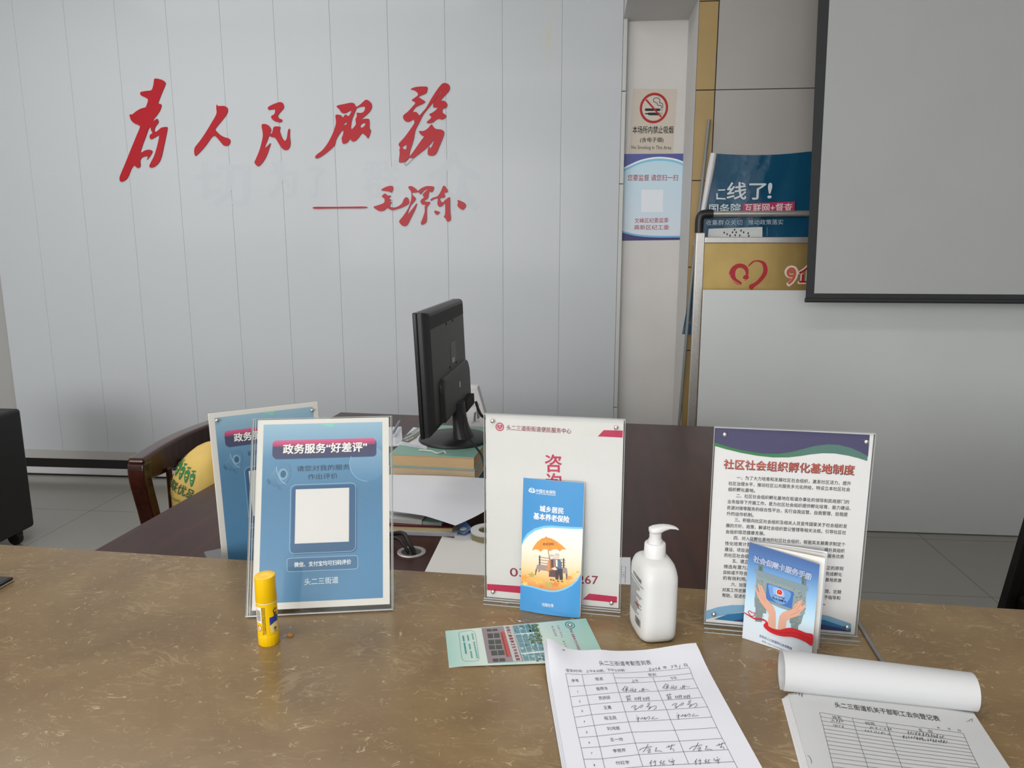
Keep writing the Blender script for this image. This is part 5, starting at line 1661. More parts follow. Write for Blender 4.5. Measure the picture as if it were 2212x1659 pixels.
for ox, oy in ((0, 0), (480, -16)):
    sig([(975 + ox, 1160 + oy), (1010 + ox, 1135 + oy), (1100 + ox, 1120 + oy)]); sig([(1062 + ox, 1095 + oy), (1040 + ox, 1140 + oy), (1010 + ox, 1175 + oy)]); sig([(1055 + ox, 1135 + oy), (1085 + ox, 1145 + oy)]); sig([(1048 + ox, 1160 + oy), (1085 + ox, 1150 + oy), (1060 + ox, 1178 + oy), (1090 + ox, 1172 + oy)])
    sig([(1130 + ox, 1135 + oy), (1145 + ox, 1132 + oy), (1128 + ox, 1165 + oy), (1160 + ox, 1160 + oy), (1195 + ox, 1168 + oy)])
    sig([(1232 + ox, 1128 + oy), (1320 + ox, 1102 + oy)]); sig([(1258 + ox, 1105 + oy), (1262 + ox, 1130 + oy)]); sig([(1290 + ox, 1098 + oy), (1275 + ox, 1145 + oy)]); sig([(1268 + ox, 1148 + oy), (1298 + ox, 1140 + oy), (1308 + ox, 1165 + oy)])
for ox, oy in ((0, 0), (430, -12)):
    sig([(1098 + ox, 1250 + oy), (1075 + ox, 1285 + oy)]); sig([(1088 + ox, 1270 + oy), (1090 + ox, 1310 + oy)]); sig([(1105 + ox, 1270 + oy), (1140 + ox, 1262 + oy)]); sig([(1125 + ox, 1250 + oy), (1132 + ox, 1300 + oy), (1118 + ox, 1296 + oy)])
    sig([(1190 + ox, 1252 + oy), (1172 + ox, 1275 + oy), (1192 + ox, 1272 + oy), (1176 + ox, 1295 + oy)]); sig([(1205 + ox, 1262 + oy), (1225 + ox, 1258 + oy)]); sig([(1212 + ox, 1262 + oy), (1200 + ox, 1292 + oy), (1228 + ox, 1284 + oy)])
    sig([(1265 + ox, 1245 + oy), (1262 + ox, 1265 + oy), (1320 + ox, 1250 + oy)]); sig([(1290 + ox, 1232 + oy), (1296 + ox, 1244 + oy)]); sig([(1275 + ox, 1272 + oy), (1312 + ox, 1266 + oy)]); sig([(1295 + ox, 1260 + oy), (1308 + ox, 1290 + oy), (1290 + ox, 1288 + oy)])
sig([(1068, 372), (1085, 365), (1082, 380), (1072, 392), (1098, 384)], 0.0005); sig([(1110, 370), (1103, 384), (1116, 386), (1122, 372), (1110, 370)]); sig([(1130, 368), (1142, 364), (1138, 380), (1150, 380)]); sig([(1170, 355), (1158, 375), (1172, 380), (1174, 368), (1160, 374)])
sig([(1278, 356), (1298, 352), (1286, 376)]); sig([(1366, 348), (1360, 380)])
A.build('writing', sh)
stp = onz(*E_(232, 197), SZ + 0.008)
MB().tube([stp - U * 0.005 + Vector((0, 0, 0.0015)), stp + U * 0.005], 0.0005, 6, smooth=False).build('staple', mat('staple_metal', (0.15, 0.15, 0.16), 0.35, metal=0.8), sh)

# ---- sign-out pad with its used pages curled over the top
F_ = zm(1640, 1380, 3.8671)
PZ = CZ + 0.013
pl_ = onz(*F_(243, 432), PZ); pr_ = onz(*F_(1790, 600), PZ)
U = Vector((pr_.x - pl_.x, pr_.y - pl_.y, 0)); Wp = U.length; U.normalize()
V = Vector((-U.y, U.x, 0))
Hp = 0.27
O = Vector((pl_.x, pl_.y, PZ)) - V * Hp
pd = thing('registration_pad', (O.x + 0.1, O.y + 0.15, CZ), 'pad of ruled register forms with used pages curled over at the lower right', 'notepad')


def pw_(u, v, h):
    d = Hp - v
    return O + U * u + V * v + Vector((0, 0, h - 0.004 * exp(-((u / 0.010) ** 2)) * 1.0 - 0.003 * exp(-d / 0.012) * 0 - 0.002 * exp(-(((u - Wp) / 0.02) ** 2)) - 0.001 * (1 - exp(-d / 0.05))))


up = [[pw_(Wp * i / 20, Hp * j / 16, 0) for i in range(21)] for j in range(17)]
MB().slab(up, [[p - Vector((0, 0, 0.0006)) for p in r] for r in up]).build('top_sheet', mat('register_paper', (0.53, 0.535, 0.535), 0.6), pd, smooth=True)
pb = MB()
for k in range(7):
    off = 0.0009 + 0.0013 * k
    up = [[pw_(Wp * i / 10, Hp * j / 8, 0) + U * (-0.0012 * k * (1 - i / 10)) - Vector((0, 0, off)) for i in range(11)] for j in range(9)]
    up = [[Vector((p.x, p.y, max(CZ + 0.0008, p.z))) for p in r] for r in up]
    pb.slab(up, [[Vector((p.x, p.y, max(CZ + 0.0003, p.z - 0.0009))) for p in r] for r in up])
pb.build('page_block', mat('pad_pages', (0.66, 0.655, 0.66), 0.6), pd, smooth=True)
# rolled pages: section in the (v, z) plane
sec = [(0.000, 0.0012), (-0.0035, 0.006), (-0.0055, 0.014), (-0.004, 0.024), (0.002, 0.033), (0.012, 0.038), (0.024, 0.038), (0.036, 0.032), (0.043, 0.022), (0.045, 0.010), (0.041, -0.001), (0.032, -0.0085), (0.020, -0.0115)]
S2 = catmull([Vector(p) for p in sec], 5, False)
nrm = []
for i in range(len(S2)):
    t = S2[min(i + 1, len(S2) - 1)] - S2[max(i - 1, 0)]
    nrm.append(Vector((-t.y, t.x)).normalized())


def rollpt(i, s, inset):
    q = S2[i] - nrm[i] * inset
    tap = 1.0 - 0.10 * s
    base = O + V * Hp
    uu = -0.006 + s * (Wp + 0.010)
    return base + U * uu + V * (q.x * tap) + Vector((0, 0, max(q.y * tap, CZ + 0.0003 - PZ)))


up = [[rollpt(i, s / 12, 0.0) for i in range(len(S2))] for s in range(13)]
lo = [[rollpt(i, s / 12, -0.0022) for i in range(len(S2))] for s in range(13)]
MB().slab(up, lo).build('curled_pages', mat('curled_paper', (0.56, 0.565, 0.575), 0.6), pd, smooth=True)
A = Art(O, U, V, F_, warp=pw_, lift=0.00025, maxlen=0.010)
A.txt('头二三街道机关干部职工去向登记表', (630, 548), (1505, 666), 42, 1, hexc('2e2f36'), 0.006)
A.txt('姓名', (612, 652), (684, 658), 24, 1, K); A.txt('时间', (888, 702), (962, 708), 26, 1, K); A.txt('去', (1332, 756), (1362, 760), 26, 1, K); A.txt('向', (1412, 768), (1446, 772), 26, 1, K)
A.txt('年', (1486, 738), (1508, 742), 16, 1, K); A.txt('月', (1574, 748), (1596, 752), 16, 1, K); A.txt('日', (1660, 760), (1684, 764), 16, 1, K)
Lc, Rc = [(505, 612), (622, 1079)], [(1705, 785), (1842, 1079)]
A.line([(505, 612), (560, 830), (622, 1079), (650, 1190)], lw_, 1, K); A.line([(1705, 785), (1768, 930), (1842, 1079), (1900, 1190)], lw_, 1, K)
A.line([(778, 660), (840, 860), (912, 1079), (950, 1190)], lw_, 1, K); A.line([(1062, 700), (1130, 900), (1198, 1079), (1240, 1190)], lw_, 1, K)
A.line([(505, 612), (778, 660), (1062, 700), (1705, 785)], lw_, 1, K)
ys = [648, 682, 716, 748, 780, 812, 846, 880, 914, 950, 986, 1024, 1062, 1104, 1150]
for y in ys:
    t = (y - 612) / 467
    x0 = 505 + 117 * t
    yr = 785 + (y - 612) * (1079 - 785) / (1079 - 785) * 1.02 if False else y + 176 - (y - 648) * 0.06
    xr = 1705 + (yr - 785) * 137 / 294
    A.line([(x0, y), ((x0 + xr) / 2, (y + yr) / 2 + 6), (xr, yr)], lw_, 1, K)
random.seed(9)


def scribble(x0, y0, x1, y1, n, amp):
    x, k = x0, 0
    while x < x1:
        L_ = random.uniform(14, 26)
        y = y0 + (y1 - y0) * (x - x0) / (x1 - x0)
        sig([(x + random.uniform(0, L_), y + random.uniform(-amp, amp)) for _ in range(n)], 0.00042)
        if random.random() < 0.5:
            sig([(x + L_ * 0.5, y - amp), (x + L_ * 0.5 + random.uniform(-4, 4), y + amp)], 0.00042)
        x += L_ + 3


scribble(598, 682, 684, 690, 4, 9); scribble(615, 718, 706, 734, 5, 10)
scribble(922, 740, 1110, 756, 3, 9); scribble(880, 762, 1082, 796, 3, 8)
scribble(1236, 782, 1528, 818, 5, 15); scribble(1202, 818, 1572, 862, 4, 14)
scribble(295, 440, 360, 480, 3, 14)
sig([(405, 945), (430, 970), (440, 1015)]); sig([(1725, 682), (1748, 680), (1780, 655), (1778, 684)], 0.0004)
A.build('writing', pd)

# ================================================================== THINGS ON THE DESK


def block(name, mats, corners, z0, z1, label=None, cat=None, parent=None, bevel=0.0):
    """solid over four floor-plan corners (bl, br, tr, tl)"""
    o = MB().prism([(c[0], c[1]) for c in corners], z0, z1).build(name, mats, parent, bevel=bevel)
    if label:
        tag(o, label, cat)
    return o


def quad_at(O, ang, w, d):
    U = Vector((cos(ang), sin(ang))); V = Vector((-sin(ang), cos(ang))); o = Vector((O[0], O[1]))
    return [o, o + U * w, o + U * w + V * d, o + V * d]


def inset(q, e, spine=0.0):
    c = sum(q, Vector((0, 0))) / 4
    return [c + (p - c) * (1 - e / (p - c).length) for p in q]


def book(name, q, z0, z1, cov, pages, label, ct=0.0022):
    c = sum(q, Vector((0, 0))) / 4
    r = thing(name, (c.x, c.y, z0), label, 'book', 'books under the monitor')
    m = MB().prism([tuple(p) for p in q], z0, z0 + ct)
    m.prism([tuple(p) for p in q], z1 - ct, z1)
    s0, s1, s2, s3 = q[0], q[0] + (q[1] - q[0]) * 0.012, q[3] + (q[2] - q[3]) * 0.012, q[3]
    m.prism([tuple(s0), tuple(s1), tuple(s2), tuple(s3)], z0 + ct, z1 - ct)
    m.build('cover', cov, r)
    MB().prism([tuple(p) for p in inset(q, 0.004)], z0 + ct, z1 - ct).build('pages', pages, r)
    return r


def page_mat(name, c):
    m, nt, b = nodemat(name)
    tc = nt.nodes.new('ShaderNodeTexCoord')
    mp = nt.nodes.new('ShaderNodeMapping'); mp.inputs['Scale'].default_value = (1, 1, 700)
    n = nt.nodes.new('ShaderNodeTexNoise'); n.inputs['Scale'].default_value = 1.5
    r = nt.nodes.new('ShaderNodeValToRGB')
    r.color_ramp.elements[0].color = (*[x * 0.86 for x in c], 1); r.color_ramp.elements[1].color = (*c, 1)
    nt.links.new(tc.outputs['Object'], mp.inputs[0]); nt.links.new(mp.outputs[0], n.inputs['Vector']); nt.links.new(n.outputs['Fac'], r.inputs[0]); nt.links.new(r.outputs[0], b.inputs['Base Color'])
    b.inputs['Roughness'].default_value = 0.7
    return m


PG1, PG2 = page_mat('cream_pages', hexc('cfae82')), page_mat('pale_pages', hexc('d9bf9c'))
MINT = mat('mint_cover', hexc('86b3a4'), 0.4); DGREEN = mat('dark_green_cover', hexc('27402f'), 0.45); LBLUE = mat('pale_blue_cover', hexc('9db4c4'), 0.4)
ZB = 0.870
br_ = onz(1024.6, 988, ZB); bl2 = onz(849, 980, ZB)
ang = atan2(br_.y - bl2.y, br_.x - bl2.x)
wB = 0.258
o0 = (br_.x - cos(ang) * wB, br_.y - sin(ang) * wB)
z2 = ZB - 0.039
book('book', quad_at(o0, ang, wB, 0.37), z2, ZB, MINT, PG1, 'thick mint green book directly under the monitor foot')
book('book', quad_at((o0[0] - 0.004, o0[1] + 0.002), ang, wB + 0.006, 0.372), z2 - 0.0385, z2 - 0.0003, LBLUE, PG2, 'pale blue covered thick book second from the top under the monitor')
book('book', quad_at((o0[0] + 0.004, o0[1] + 0.012), ang, wB + 0.025, 0.36), DZ + 0.0006, z2 - 0.0388, DGREEN, PG1, 'dark green book at the bottom of the stack under the monitor')
# red ribbon marks
rb = onz(877, 1019, ZB - 0.045)
# printed leaflets on the books
a0 = onz(862, 962, ZB + 0.002)
lq = [onz(860, 960, ZB), onz(922, 971, ZB), onz(925, 930, ZB), onz(893, 925, ZB)]
g_ = MB().slab([[lq[0] + Vector((0, 0, .002)), lq[1] + Vector((0, 0, .001))], [lq[3] + Vector((0, 0, .004)), lq[2] + Vector((0, 0, .003))]], [[p + Vector((0, 0, .0003)) for p in lq[:2]], [lq[3] + Vector((0, 0, .0003)), lq[2] + Vector((0, 0, .0003))]])
fl = g_.build('flyer', PAPER); tag(fl, 'creased flyer with a bamboo-like print on the mint green book', 'flyer')
fa = Art(lq[0] + Vector((0, 0, 0.0042)), (1, 0, 0), (0, 1, 0), zm(820, 860, 4.3654), lift=0.00005)
fa.poly([(205, 400), (245, 352), (390, 262), (395, 300), (370, 345), (330, 375), (270, 415)], 1, hexc('5c6b60'))
for p in ([(230, 385), (300, 350), (380, 300)], [(250, 400), (320, 370)], [(300, 330), (390, 280)]):
    fa.line(p, 0.004, 2, hexc('e4e6e0'))
fa.line([(255, 405), (300, 375), (350, 360), (330, 385), (290, 400)], 0.002, 3, hexc('b58a2c'), 3)
for k in range(5):
    fa.line([(200 + 10 * k, 420 + 8 * k), (380 + 8 * k, 448 + 6 * k)], 0.0012, 1, hexc('a9aaa6'))
fa.build('print', fl, PRINT_G)
hk = [onz(905, 972, ZB + 0.003), onz(930, 974, ZB + 0.003), onz(945, 979, ZB + 0.003), onz(958, 975, ZB + 0.004), onz(963, 979, ZB + 0.003)]
tag(MB().tube(hk, 0.0022, 8).build('plastic_hook', WPL2, smooth=True), 'white bent plastic hook lying at the front of the mint green book', 'hook')
sheet1 = [onz(852, 957, DZ + 0.09), onz(852, 933, DZ + 0.09), onz(884, 938, DZ + 0.09), onz(866, 958, DZ + 0.09)]
px = onz(860, 948, 0.80)
q = [Vector((px.x - 0.17, px.y - 0.11)), Vector((px.x + 0.01, px.y - 0.11)), Vector((px.x + 0.05, px.y + 0.07)), Vector((px.x - 0.13, px.y + 0.08))]
# ---- loose sheet and pen-like clip left of the books
lp = onz(860, 945, DZ + 0.004)
ls = block('loose_sheet', PAPER, quad_at((lp.x - 0.16, lp.y - 0.16), 0.25, 0.21, 0.29), DZ + 0.0005, DZ + 0.004, 'loose printed sheet on the desk left of the book stack', 'paper')
la = Art((lp.x, lp.y, DZ + 0.004), (1, 0, 0), (0, 1, 0), zm(820, 860, 4.3654), lift=0.0002)
for k in range(8):
    la.line([(150, 345 + 11 * k), (245 - 8 * k, 352 + 11 * k)], 0.003, 1, hexc('9a9ba2'))
la.build('print', ls)
fp0, fp1 = onz(846, 941, DZ + 0.02), onz(865, 907, DZ + 0.03)
tag(MB().tube([fp0.lerp(fp1, 0.15), fp1.lerp(fp0, 0.1)], 0.0055, 8, smooth=False).build('plastic_folder_edge', mat('grey_blue_plastic', (0.22, 0.23, 0.29), 0.3), smooth=True), 'grey plastic strip sticking up right of the slanted rating sign', 'strip')

# ---- monitor
MX, MY0, MY1 = -0.446, 1.952, 2.502
mo = thing('monitor', (-0.39, 2.25, ZB), 'black computer monitor seen from its back side, standing on the books', 'monitor')
tilt = radians(-2.4)
ym = radians(1.5)
MO = Vector((-0.4335, 1.952, 0.952))
Mm = Matrix.Translation(MO) @ Matrix.Rotation(-ym, 4, 'Z') @ Matrix.Rotation(tilt, 4, 'Y')
# local frame: x towards the back of the monitor (+X), y along the width (away from us), z up
Wm, Hm = 0.552, 0.350
MB().box(0, 0.012, 0, Wm, 0, Hm, Mm).build('bezel', BLACK_GL, mo, bevel=0.003)
MB().box(-0.0006, 0.0, 0.016, Wm - 0.016, 0.022, Hm - 0.016, Mm).build('screen', mat('dark_screen', (0.01, 0.01, 0.012), 0.15), mo)
bs = MB()
rings = []
for x, e in ((0.012, 0.002), (0.026, 0.004), (0.034, 0.014), (0.040, 0.03)):
    rings.append([(x, e, e), (x, Wm - e, e), (x, Wm - e, Hm - e * 0.22), (x, e, Hm - e * 0.22)])
bs.loft(rings, Mm)
bs.build('back_shell', BLACK_PL, mo, bevel=0.003)
MB().box(0.030, 0.0405, 0.035, Wm - 0.03, Hm - 0.050, Hm - 0.014, Mm).build('vent_strip', mat('vent_black', (0.008, 0.008, 0.009), 0.6), mo)
bg = MB()
rings = []
for x, e in ((0.036, 0.0), (0.048, 0.004), (0.052, 0.014)):
    y0, y1, z0, z1 = 0.10 + e, Wm - 0.012 - e, 0.022, 0.150 - e * 1.2
    rr = 0.035
    ring = [(x, y0, z0), (x, y1, z0)]
    for cy, sgn in ((y1 - rr, 0), (y0 + rr, 90)):
        for k in range(6):
            t = radians(sgn + 90 * k / 5)
            ring.append((x, cy + rr * cos(t), z1 - rr + rr * sin(t)))
    rings.append(ring)
bg.loft(rings, Mm).build('electronics_cover', BLACK_PL, mo, bevel=0.003)
MB().box(0.036, 0.066, Wm - 0.19, Wm - 0.045, -0.004, 0.030, Mm).build('port_bay', mat('dark_port', (0.004, 0.004, 0.004), 0.7), mo)
fz = 0.0521
for y, z in ((0.24, 0.075),):
    MB().box(fz, fz + 0.0006, Wm * 0.60, Wm * 0.60 + 0.016, 0.084, 0.101, Mm).build('badge', mat('silver_badge', (0.6, 0.58, 0.55), 0.3, metal=0.6), mo)
st_ = MB().box(0.0401, 0.0406, 0.285, 0.365, 0.165, 0.232, Mm)
lab = st_.build('rating_label', mat('black_label', (0.014, 0.014, 0.015), 0.35), mo)
MB().box(0.0406, 0.0409, 0.296, 0.335, 0.168, 0.182, Mm).build('barcode_sticker', mat('pale_sticker', (0.4, 0.4, 0.39), 0.4), lab)
for y, z in ((0.24, 0.285), (0.34, 0.285), (0.26, 0.150), (0.36, 0.150)):
    MB().lathe([(0.0045, 0), (0.0045, 0.0007)], 12, Mm @ Matrix.Translation((0.0402, y, z + 0.01)) @ Matrix.Rotation(pi / 2, 4, 'Y')).build('screw_hole', mat('hole_black', (0.002, 0.002, 0.002), 0.9), mo)
for k in range(3):
    MB().lathe([(0.003, 0), (0.003, 0.0006)], 10, Mm @ Matrix.Translation((fz, Wm - 0.08 - 0.022 * k, 0.036)) @ Matrix.Rotation(pi / 2, 4, 'Y')).build('screw_hole', mat('hole_black', (0.002, 0.002, 0.002), 0.9), mo)
bcx, bcy = -0.392, 2.268
nk = MB()
nk.loft([[(bcx + a_ + rx * cos(t), bcy + ry * sin(t), z) for t in [2 * pi * j / 24 for j in range(24)]] for z, a_, rx, ry in ((ZB + 0.012, 0.030, 0.034, 0.052), (ZB + 0.04, 0.022, 0.026, 0.045), (ZB + 0.075, 0.016, 0.022, 0.040), (ZB + 0.125, 0.012, 0.022, 0.04))])
nk.build('neck', BLACK_PL, mo, smooth=True)
MB().lathe([(0.112, 0.0004), (0.114, 0.003), (0.113, 0.009), (0.106, 0.0125), (0.03, 0.0150)], 64, Matrix.Translation((bcx, bcy, ZB))).build('foot', BLACK_PL, mo, smooth=True)
zp = ZB + 0.105
cable([(bcx + 0.05, bcy - 0.10, zp), (bcx + 0.055, bcy - 0.12, zp - 0.05), (bcx + 0.085, bcy - 0.16, ZB + 0.030), (bcx + 0.115, bcy - 0.20, ZB + 0.004), (bcx + 0.128, bcy - 0.21, ZB - 0.06), (bcx + 0.135, bcy - 0.22, DZ + 0.006)], 0.0036, 'black monitor cable hanging over the right corner of the mint green book')
cable([(bcx + 0.055, bcy + 0.10, zp), (bcx + 0.075, bcy + 0.08, zp - 0.04), (bcx + 0.12, bcy + 0.03, ZB + 0.05), (bcx + 0.17, bcy + 0.0, ZB + 0.02), (bcx + 0.22, bcy + 0.0, ZB - 0.05), (bcx + 0.24, bcy + 0.02, DZ + 0.006)], 0.0046, 'black monitor cable running down to the right behind the white desk sign')

# ---- white folder with print behind the monitor foot
wfy = 2.72
wa, wb, wc, wd_ = ony(1000, 845, wfy), ony(1031, 836, wfy), ony(1056, 925, wfy), ony(1020, 930, wfy)
wl = [ony(1002, 850, wfy).x, ony(1031, 838, wfy), ony(1058, 930, wfy)]
wt = thing('paper_carton', (wb.x, wfy, DZ), 'white printed paper carton standing behind the monitor foot', 'carton')
mx_ = frame_matrix((0, wfy, 0), (1, 0, 0), (0, 0, 1), (0, -1, 0))
ext2 = wb + (wc - wb) * ((DZ + 0.001 - wb.z) / (wc.z - wb.z))
MB().prism([(wl[0] + 0.02, DZ + 0.001), (ext2.x, DZ + 0.001), (wb.x, wb.z), (wl[0], wb.z + 0.0)], -0.05, 0, mx_).build('box', mat('white_carton', (0.68, 0.67, 0.67), 0.5), wt, bevel=0.003)
MB().box(wl[0] - 0.024, wl[0] - 0.002, wfy - 0.002, wfy + 0.05, DZ + 0.001, wb.z - 0.004).build('side_flap', mat('red_flap', hexc('7a2a2a'), 0.5), wt)
MB().box(wl[0] - 0.034, wl[0] - 0.025, wfy - 0.002, wfy + 0.05, DZ + 0.001, wb.z + 0.003).build('side_flap', mat('blue_flap', hexc('27407a'), 0.5), wt)
wa_ = Art((0, wfy, 0), (1, 0, 0), (0, 0, 1), zm(820, 860, 4.3654), lift=0.0004)
for p in ([(890, 140), (912, 125), (905, 225), (885, 220)], [(912, 100), (935, 98), (942, 190), (920, 198)], [(938, 130), (950, 110), (958, 170), (945, 180)]):
    wa_.poly(p, 1, hexc('6f6d72'))
for y in (70, 85, 225, 240):
    wa_.line([(868, y), (895, y - 12), (945, y - 16)], 0.002, 1, hexc('9a989c'))
wa_.build('print', wt)

# ---- pile of papers in front of the book stack with a big blank sheet on top
pz = 0.800
f0, f1 = onz(845, 1152, DZ + 0.004), onz(985, 1157, DZ + 0.004)
pang = atan2(f1.y - f0.y, f1.x - f0.x)
po = (f1.x - cos(pang) * 0.27, f1.y - sin(pang) * 0.27)
block('paper_stack', page_mat('white_sheets', (0.62, 0.63, 0.68)), quad_at(po, pang, 0.272, 0.22), DZ + 0.0006, DZ + 0.0105, 'low stack of white sheets at the bottom of the paper pile near the grommet', 'paper')
nb = thing('notebook', (po[0] + 0.13, po[1] + 0.11, DZ + 0.011), 'dark red notebook with cream pages in the paper pile', 'notebook')
qn = quad_at((po[0] + 0.0, po[1] + 0.006), pang - 0.01, 0.262, 0.20)
MB().prism([tuple(p) for p in inset(qn, 0.003)], DZ + 0.0110, DZ + 0.0215).build('pages', page_mat('cream_notebook_pages', hexc('d5c08e')), nb)
mm_ = MB().prism([tuple(p) for p in qn], DZ + 0.0217, DZ + 0.0245)
mm_.build('cover', mat('dark_red_cover', hexc('5a1720'), 0.4), nb)
mg = thing('magazine', (po[0] + 0.1, po[1] + 0.12, DZ + 0.025), 'pale magazine with a green spine end under the big blank sheet', 'magazine')
MB().prism([tuple(p) for p in quad_at((po[0] - 0.02, po[1] + 0.03), pang - 0.08, 0.20, 0.20)], DZ + 0.0248, DZ + 0.036).build('pages', page_mat('magazine_pages', (0.55, 0.55, 0.53)), mg)
MB().prism([tuple(p) for p in quad_at((po[0] + 0.181, po[1] + 0.0145), pang - 0.08, 0.05, 0.20)], DZ + 0.0248, DZ + 0.033).build('spine', mat('green_spine', hexc('8fa79c'), 0.4), mg)
block('paper_stack', page_mat('white_sheets_upper', (0.70, 0.71, 0.74)), quad_at((po[0] - 0.01, po[1] + 0.065), pang - 0.05, 0.235, 0.20), DZ + 0.0362, DZ + 0.0465, 'upper stack of white sheets hidden under the big blank sheet', 'paper')
c_ = [onz(840, 1103, pz), onz(984, 1146, pz - 0.022), onz(1062, 1095, pz - 0.01), onz(1062, 1040, pz + 0.004), onz(840, 1031, pz + 0.004)]


def bigsheet(s, t):
    bl, br, tr, tl = c_[0], c_[1], c_[3], c_[4]
    p = bl.lerp(br, s).lerp(tl.lerp(tr, s), t)
    p.z = pz + 0.003 * sin(s * 3) - 0.020 * max(0, s - 0.55) ** 1.0 * (1 - t) + 0.012 * t * t
    # keep the point on its line of the plan while bulging right
    p.x += 0.055 * s * sin(pi * t)
    return p


MB().sheet(bigsheet, 0.0006, 20, 14).build('blank_sheet', PAPER, smooth=True)
tag(bpy.data.objects['blank_sheet'], 'big blank white sheet lying on the paper pile in front of the books', 'paper')
# badge card and tape ring
bcq = [onz(987, 1147, DZ + 0.012), onz(1003, 1153, DZ + 0.012), onz(1020, 1142, DZ + 0.016), onz(1003, 1122, DZ + 0.022)]
bd = thing('badge_card', bcq[0], 'blue badge card with a grey round clip right of the big blank sheet', 'badge')
MB().slab([[bcq[0], bcq[1]], [bcq[3], bcq[2]]], [[p - Vector((0, 0, 0.0012)) for p in bcq[:2]], [bcq[3] - Vector((0, 0, 0.0012)), bcq[2] - Vector((0, 0, 0.0012))]]).build('card', mat('blue_card', hexc('6f93c8'), 0.35), bd)
cc = onz(1001, 1142, DZ + 0.017)
MB().lathe([(0.009, 0), (0.009, 0.003), (0.006, 0.004), (0.006, 0.003), (0.003, 0.003), (0.003, 0.0045), (0.0004, 0.0045)], 20, Matrix.Translation((cc.x, cc.y - 0.004, cc.z - 0.0005))).build('clip', mat('grey_clip', (0.5, 0.5, 0.5), 0.4), bd, smooth=True)
tpc = onz(1052, 1157, DZ + 0.018)
tp_ = thing('tape_roll', (tpc.x, tpc.y, DZ), 'beige tape roll with a white cover left of the white desk sign', 'tape')
Tt = Matrix.Translation((tpc.x, tpc.y + 0.02, DZ + 0.004))
MB().lathe([(0.026, 0), (0.042, 0), (0.042, 0.018), (0.026, 0.018), (0.026, 0)], 40, Tt, cap=False).build('roll', mat('beige_tape', hexc('8f8664'), 0.35), tp_, smooth=True)
MB().lathe([(0.024, 0.0182), (0.044, 0.0182), (0.044, 0.0225), (0.024, 0.0225), (0.024, 0.0182)], 40, Tt, cap=False).build('cover', mat('white_cover', (0.66, 0.65, 0.63), 0.35), tp_, smooth=True)
# sheets in front
q1 = [onz(975, 1180, DZ + 0.003), onz(1070, 1192, DZ + 0.003), onz(1080, 1168, DZ + 0.003), onz(988, 1143, DZ + 0.003)]
t1 = block('form_sheet', PAPER, [Vector((p.x, p.y)) for p in q1], DZ + 0.0006, DZ + 0.0035, 'white form sheet with a ruled table under the beige sheet', 'paper')
fa = Art((q1[0].x, q1[0].y, DZ + 0.0035), (1, 0, 0), (0, 1, 0), zm(820, 860, 4.3654), lift=0.0002)
fa.line([(878, 1366), (888, 1350), (935, 1364), (1010, 1372), (1080, 1376)], 0.0009, 1, K)
fa.line([(932, 1356), (930, 1366)], 0.0009, 1, K); fa.txt('记', (848, 1355), (866, 1357), 16, 1, K)
fa.build('print', t1)
q2 = [onz(915, 1240, DZ + 0.006), onz(1075, 1254, DZ + 0.006), onz(1080, 1176, DZ + 0.006), onz(955, 1159, DZ + 0.006)]
block('blank_form', PAPER_W, [Vector((p.x, p.y)) for p in q2], DZ + 0.0040, DZ + 0.0062, 'off-white sheet on the desk edge between the two front signs', 'paper')
q3 = [onz(1300, 1270, DZ + 0.004), onz(1362, 1275, DZ + 0.004), onz(1362, 1204, DZ + 0.004), onz(1300, 1203, DZ + 0.004)]
t3 = block('form_sheet', PAPER, [Vector((p.x, p.y)) for p in q3], DZ + 0.0006, DZ + 0.004, 'form sheet on the desk showing between the white sign and the pump bottle', 'paper')
fa = Art((q3[0].x, q3[0].y, DZ + 0.004), (1, 0, 0), (0, 1, 0), zm(1330, 1110, 5.529), lift=0.0002)
fa.line([(70, 628), (118, 628), (112, 825), (62, 825)], 0.0009, 1, K, 0, True)
for y in (698, 755):
    fa.line([(66, y), (116, y)], 0.0009, 1, K)
fa.txt('姓名', (80, 728), (104, 728), 18, 1, K)
fa.build('print', t3)

# ================================================================== FURNITURE LEFT AND RIGHT
# ---- chair tucked at the desk's left side: back runs front to back, occupant faces +X
rz = 0.82
pn0, pn1 = onz(300, 990, rz), onz(452, 912, rz)
ch = thing('wooden_chair', (pn0.x + 0.22, (pn0.y + pn1.y) / 2 + 0.05, 0), 'dark red lacquered wooden chair with a yellow bag, left of the desk', 'chair')
X0, Y0, Y1 = pn0.x, pn0.y, pn0.y + 0.52


def chair_post(y, s):
    m = MB()
    P = catmull([Vector(p) for p in ((X0 + 0.03, y + s * 0.03, 0.0), (X0 + 0.035, y + s * 0.015, 0.42), (X0 + 0.02, y, 0.62), (X0 + 0.004, y - s * 0.008, 0.75), (X0, y, rz - 0.012))], 6, False)
    rings = []
    for i, p in enumerate(P):
        k = i / (len(P) - 1)
        hx, hy = 0.024 + 0.004 * k, 0.019 + 0.004 * k
        rings.append([(p.x + sx * hx, p.y + sy * hy, p.z) for sx, sy in ((-1, -1), (1, -1), (1, 1), (-1, 1))])
    return m.loft(rings)


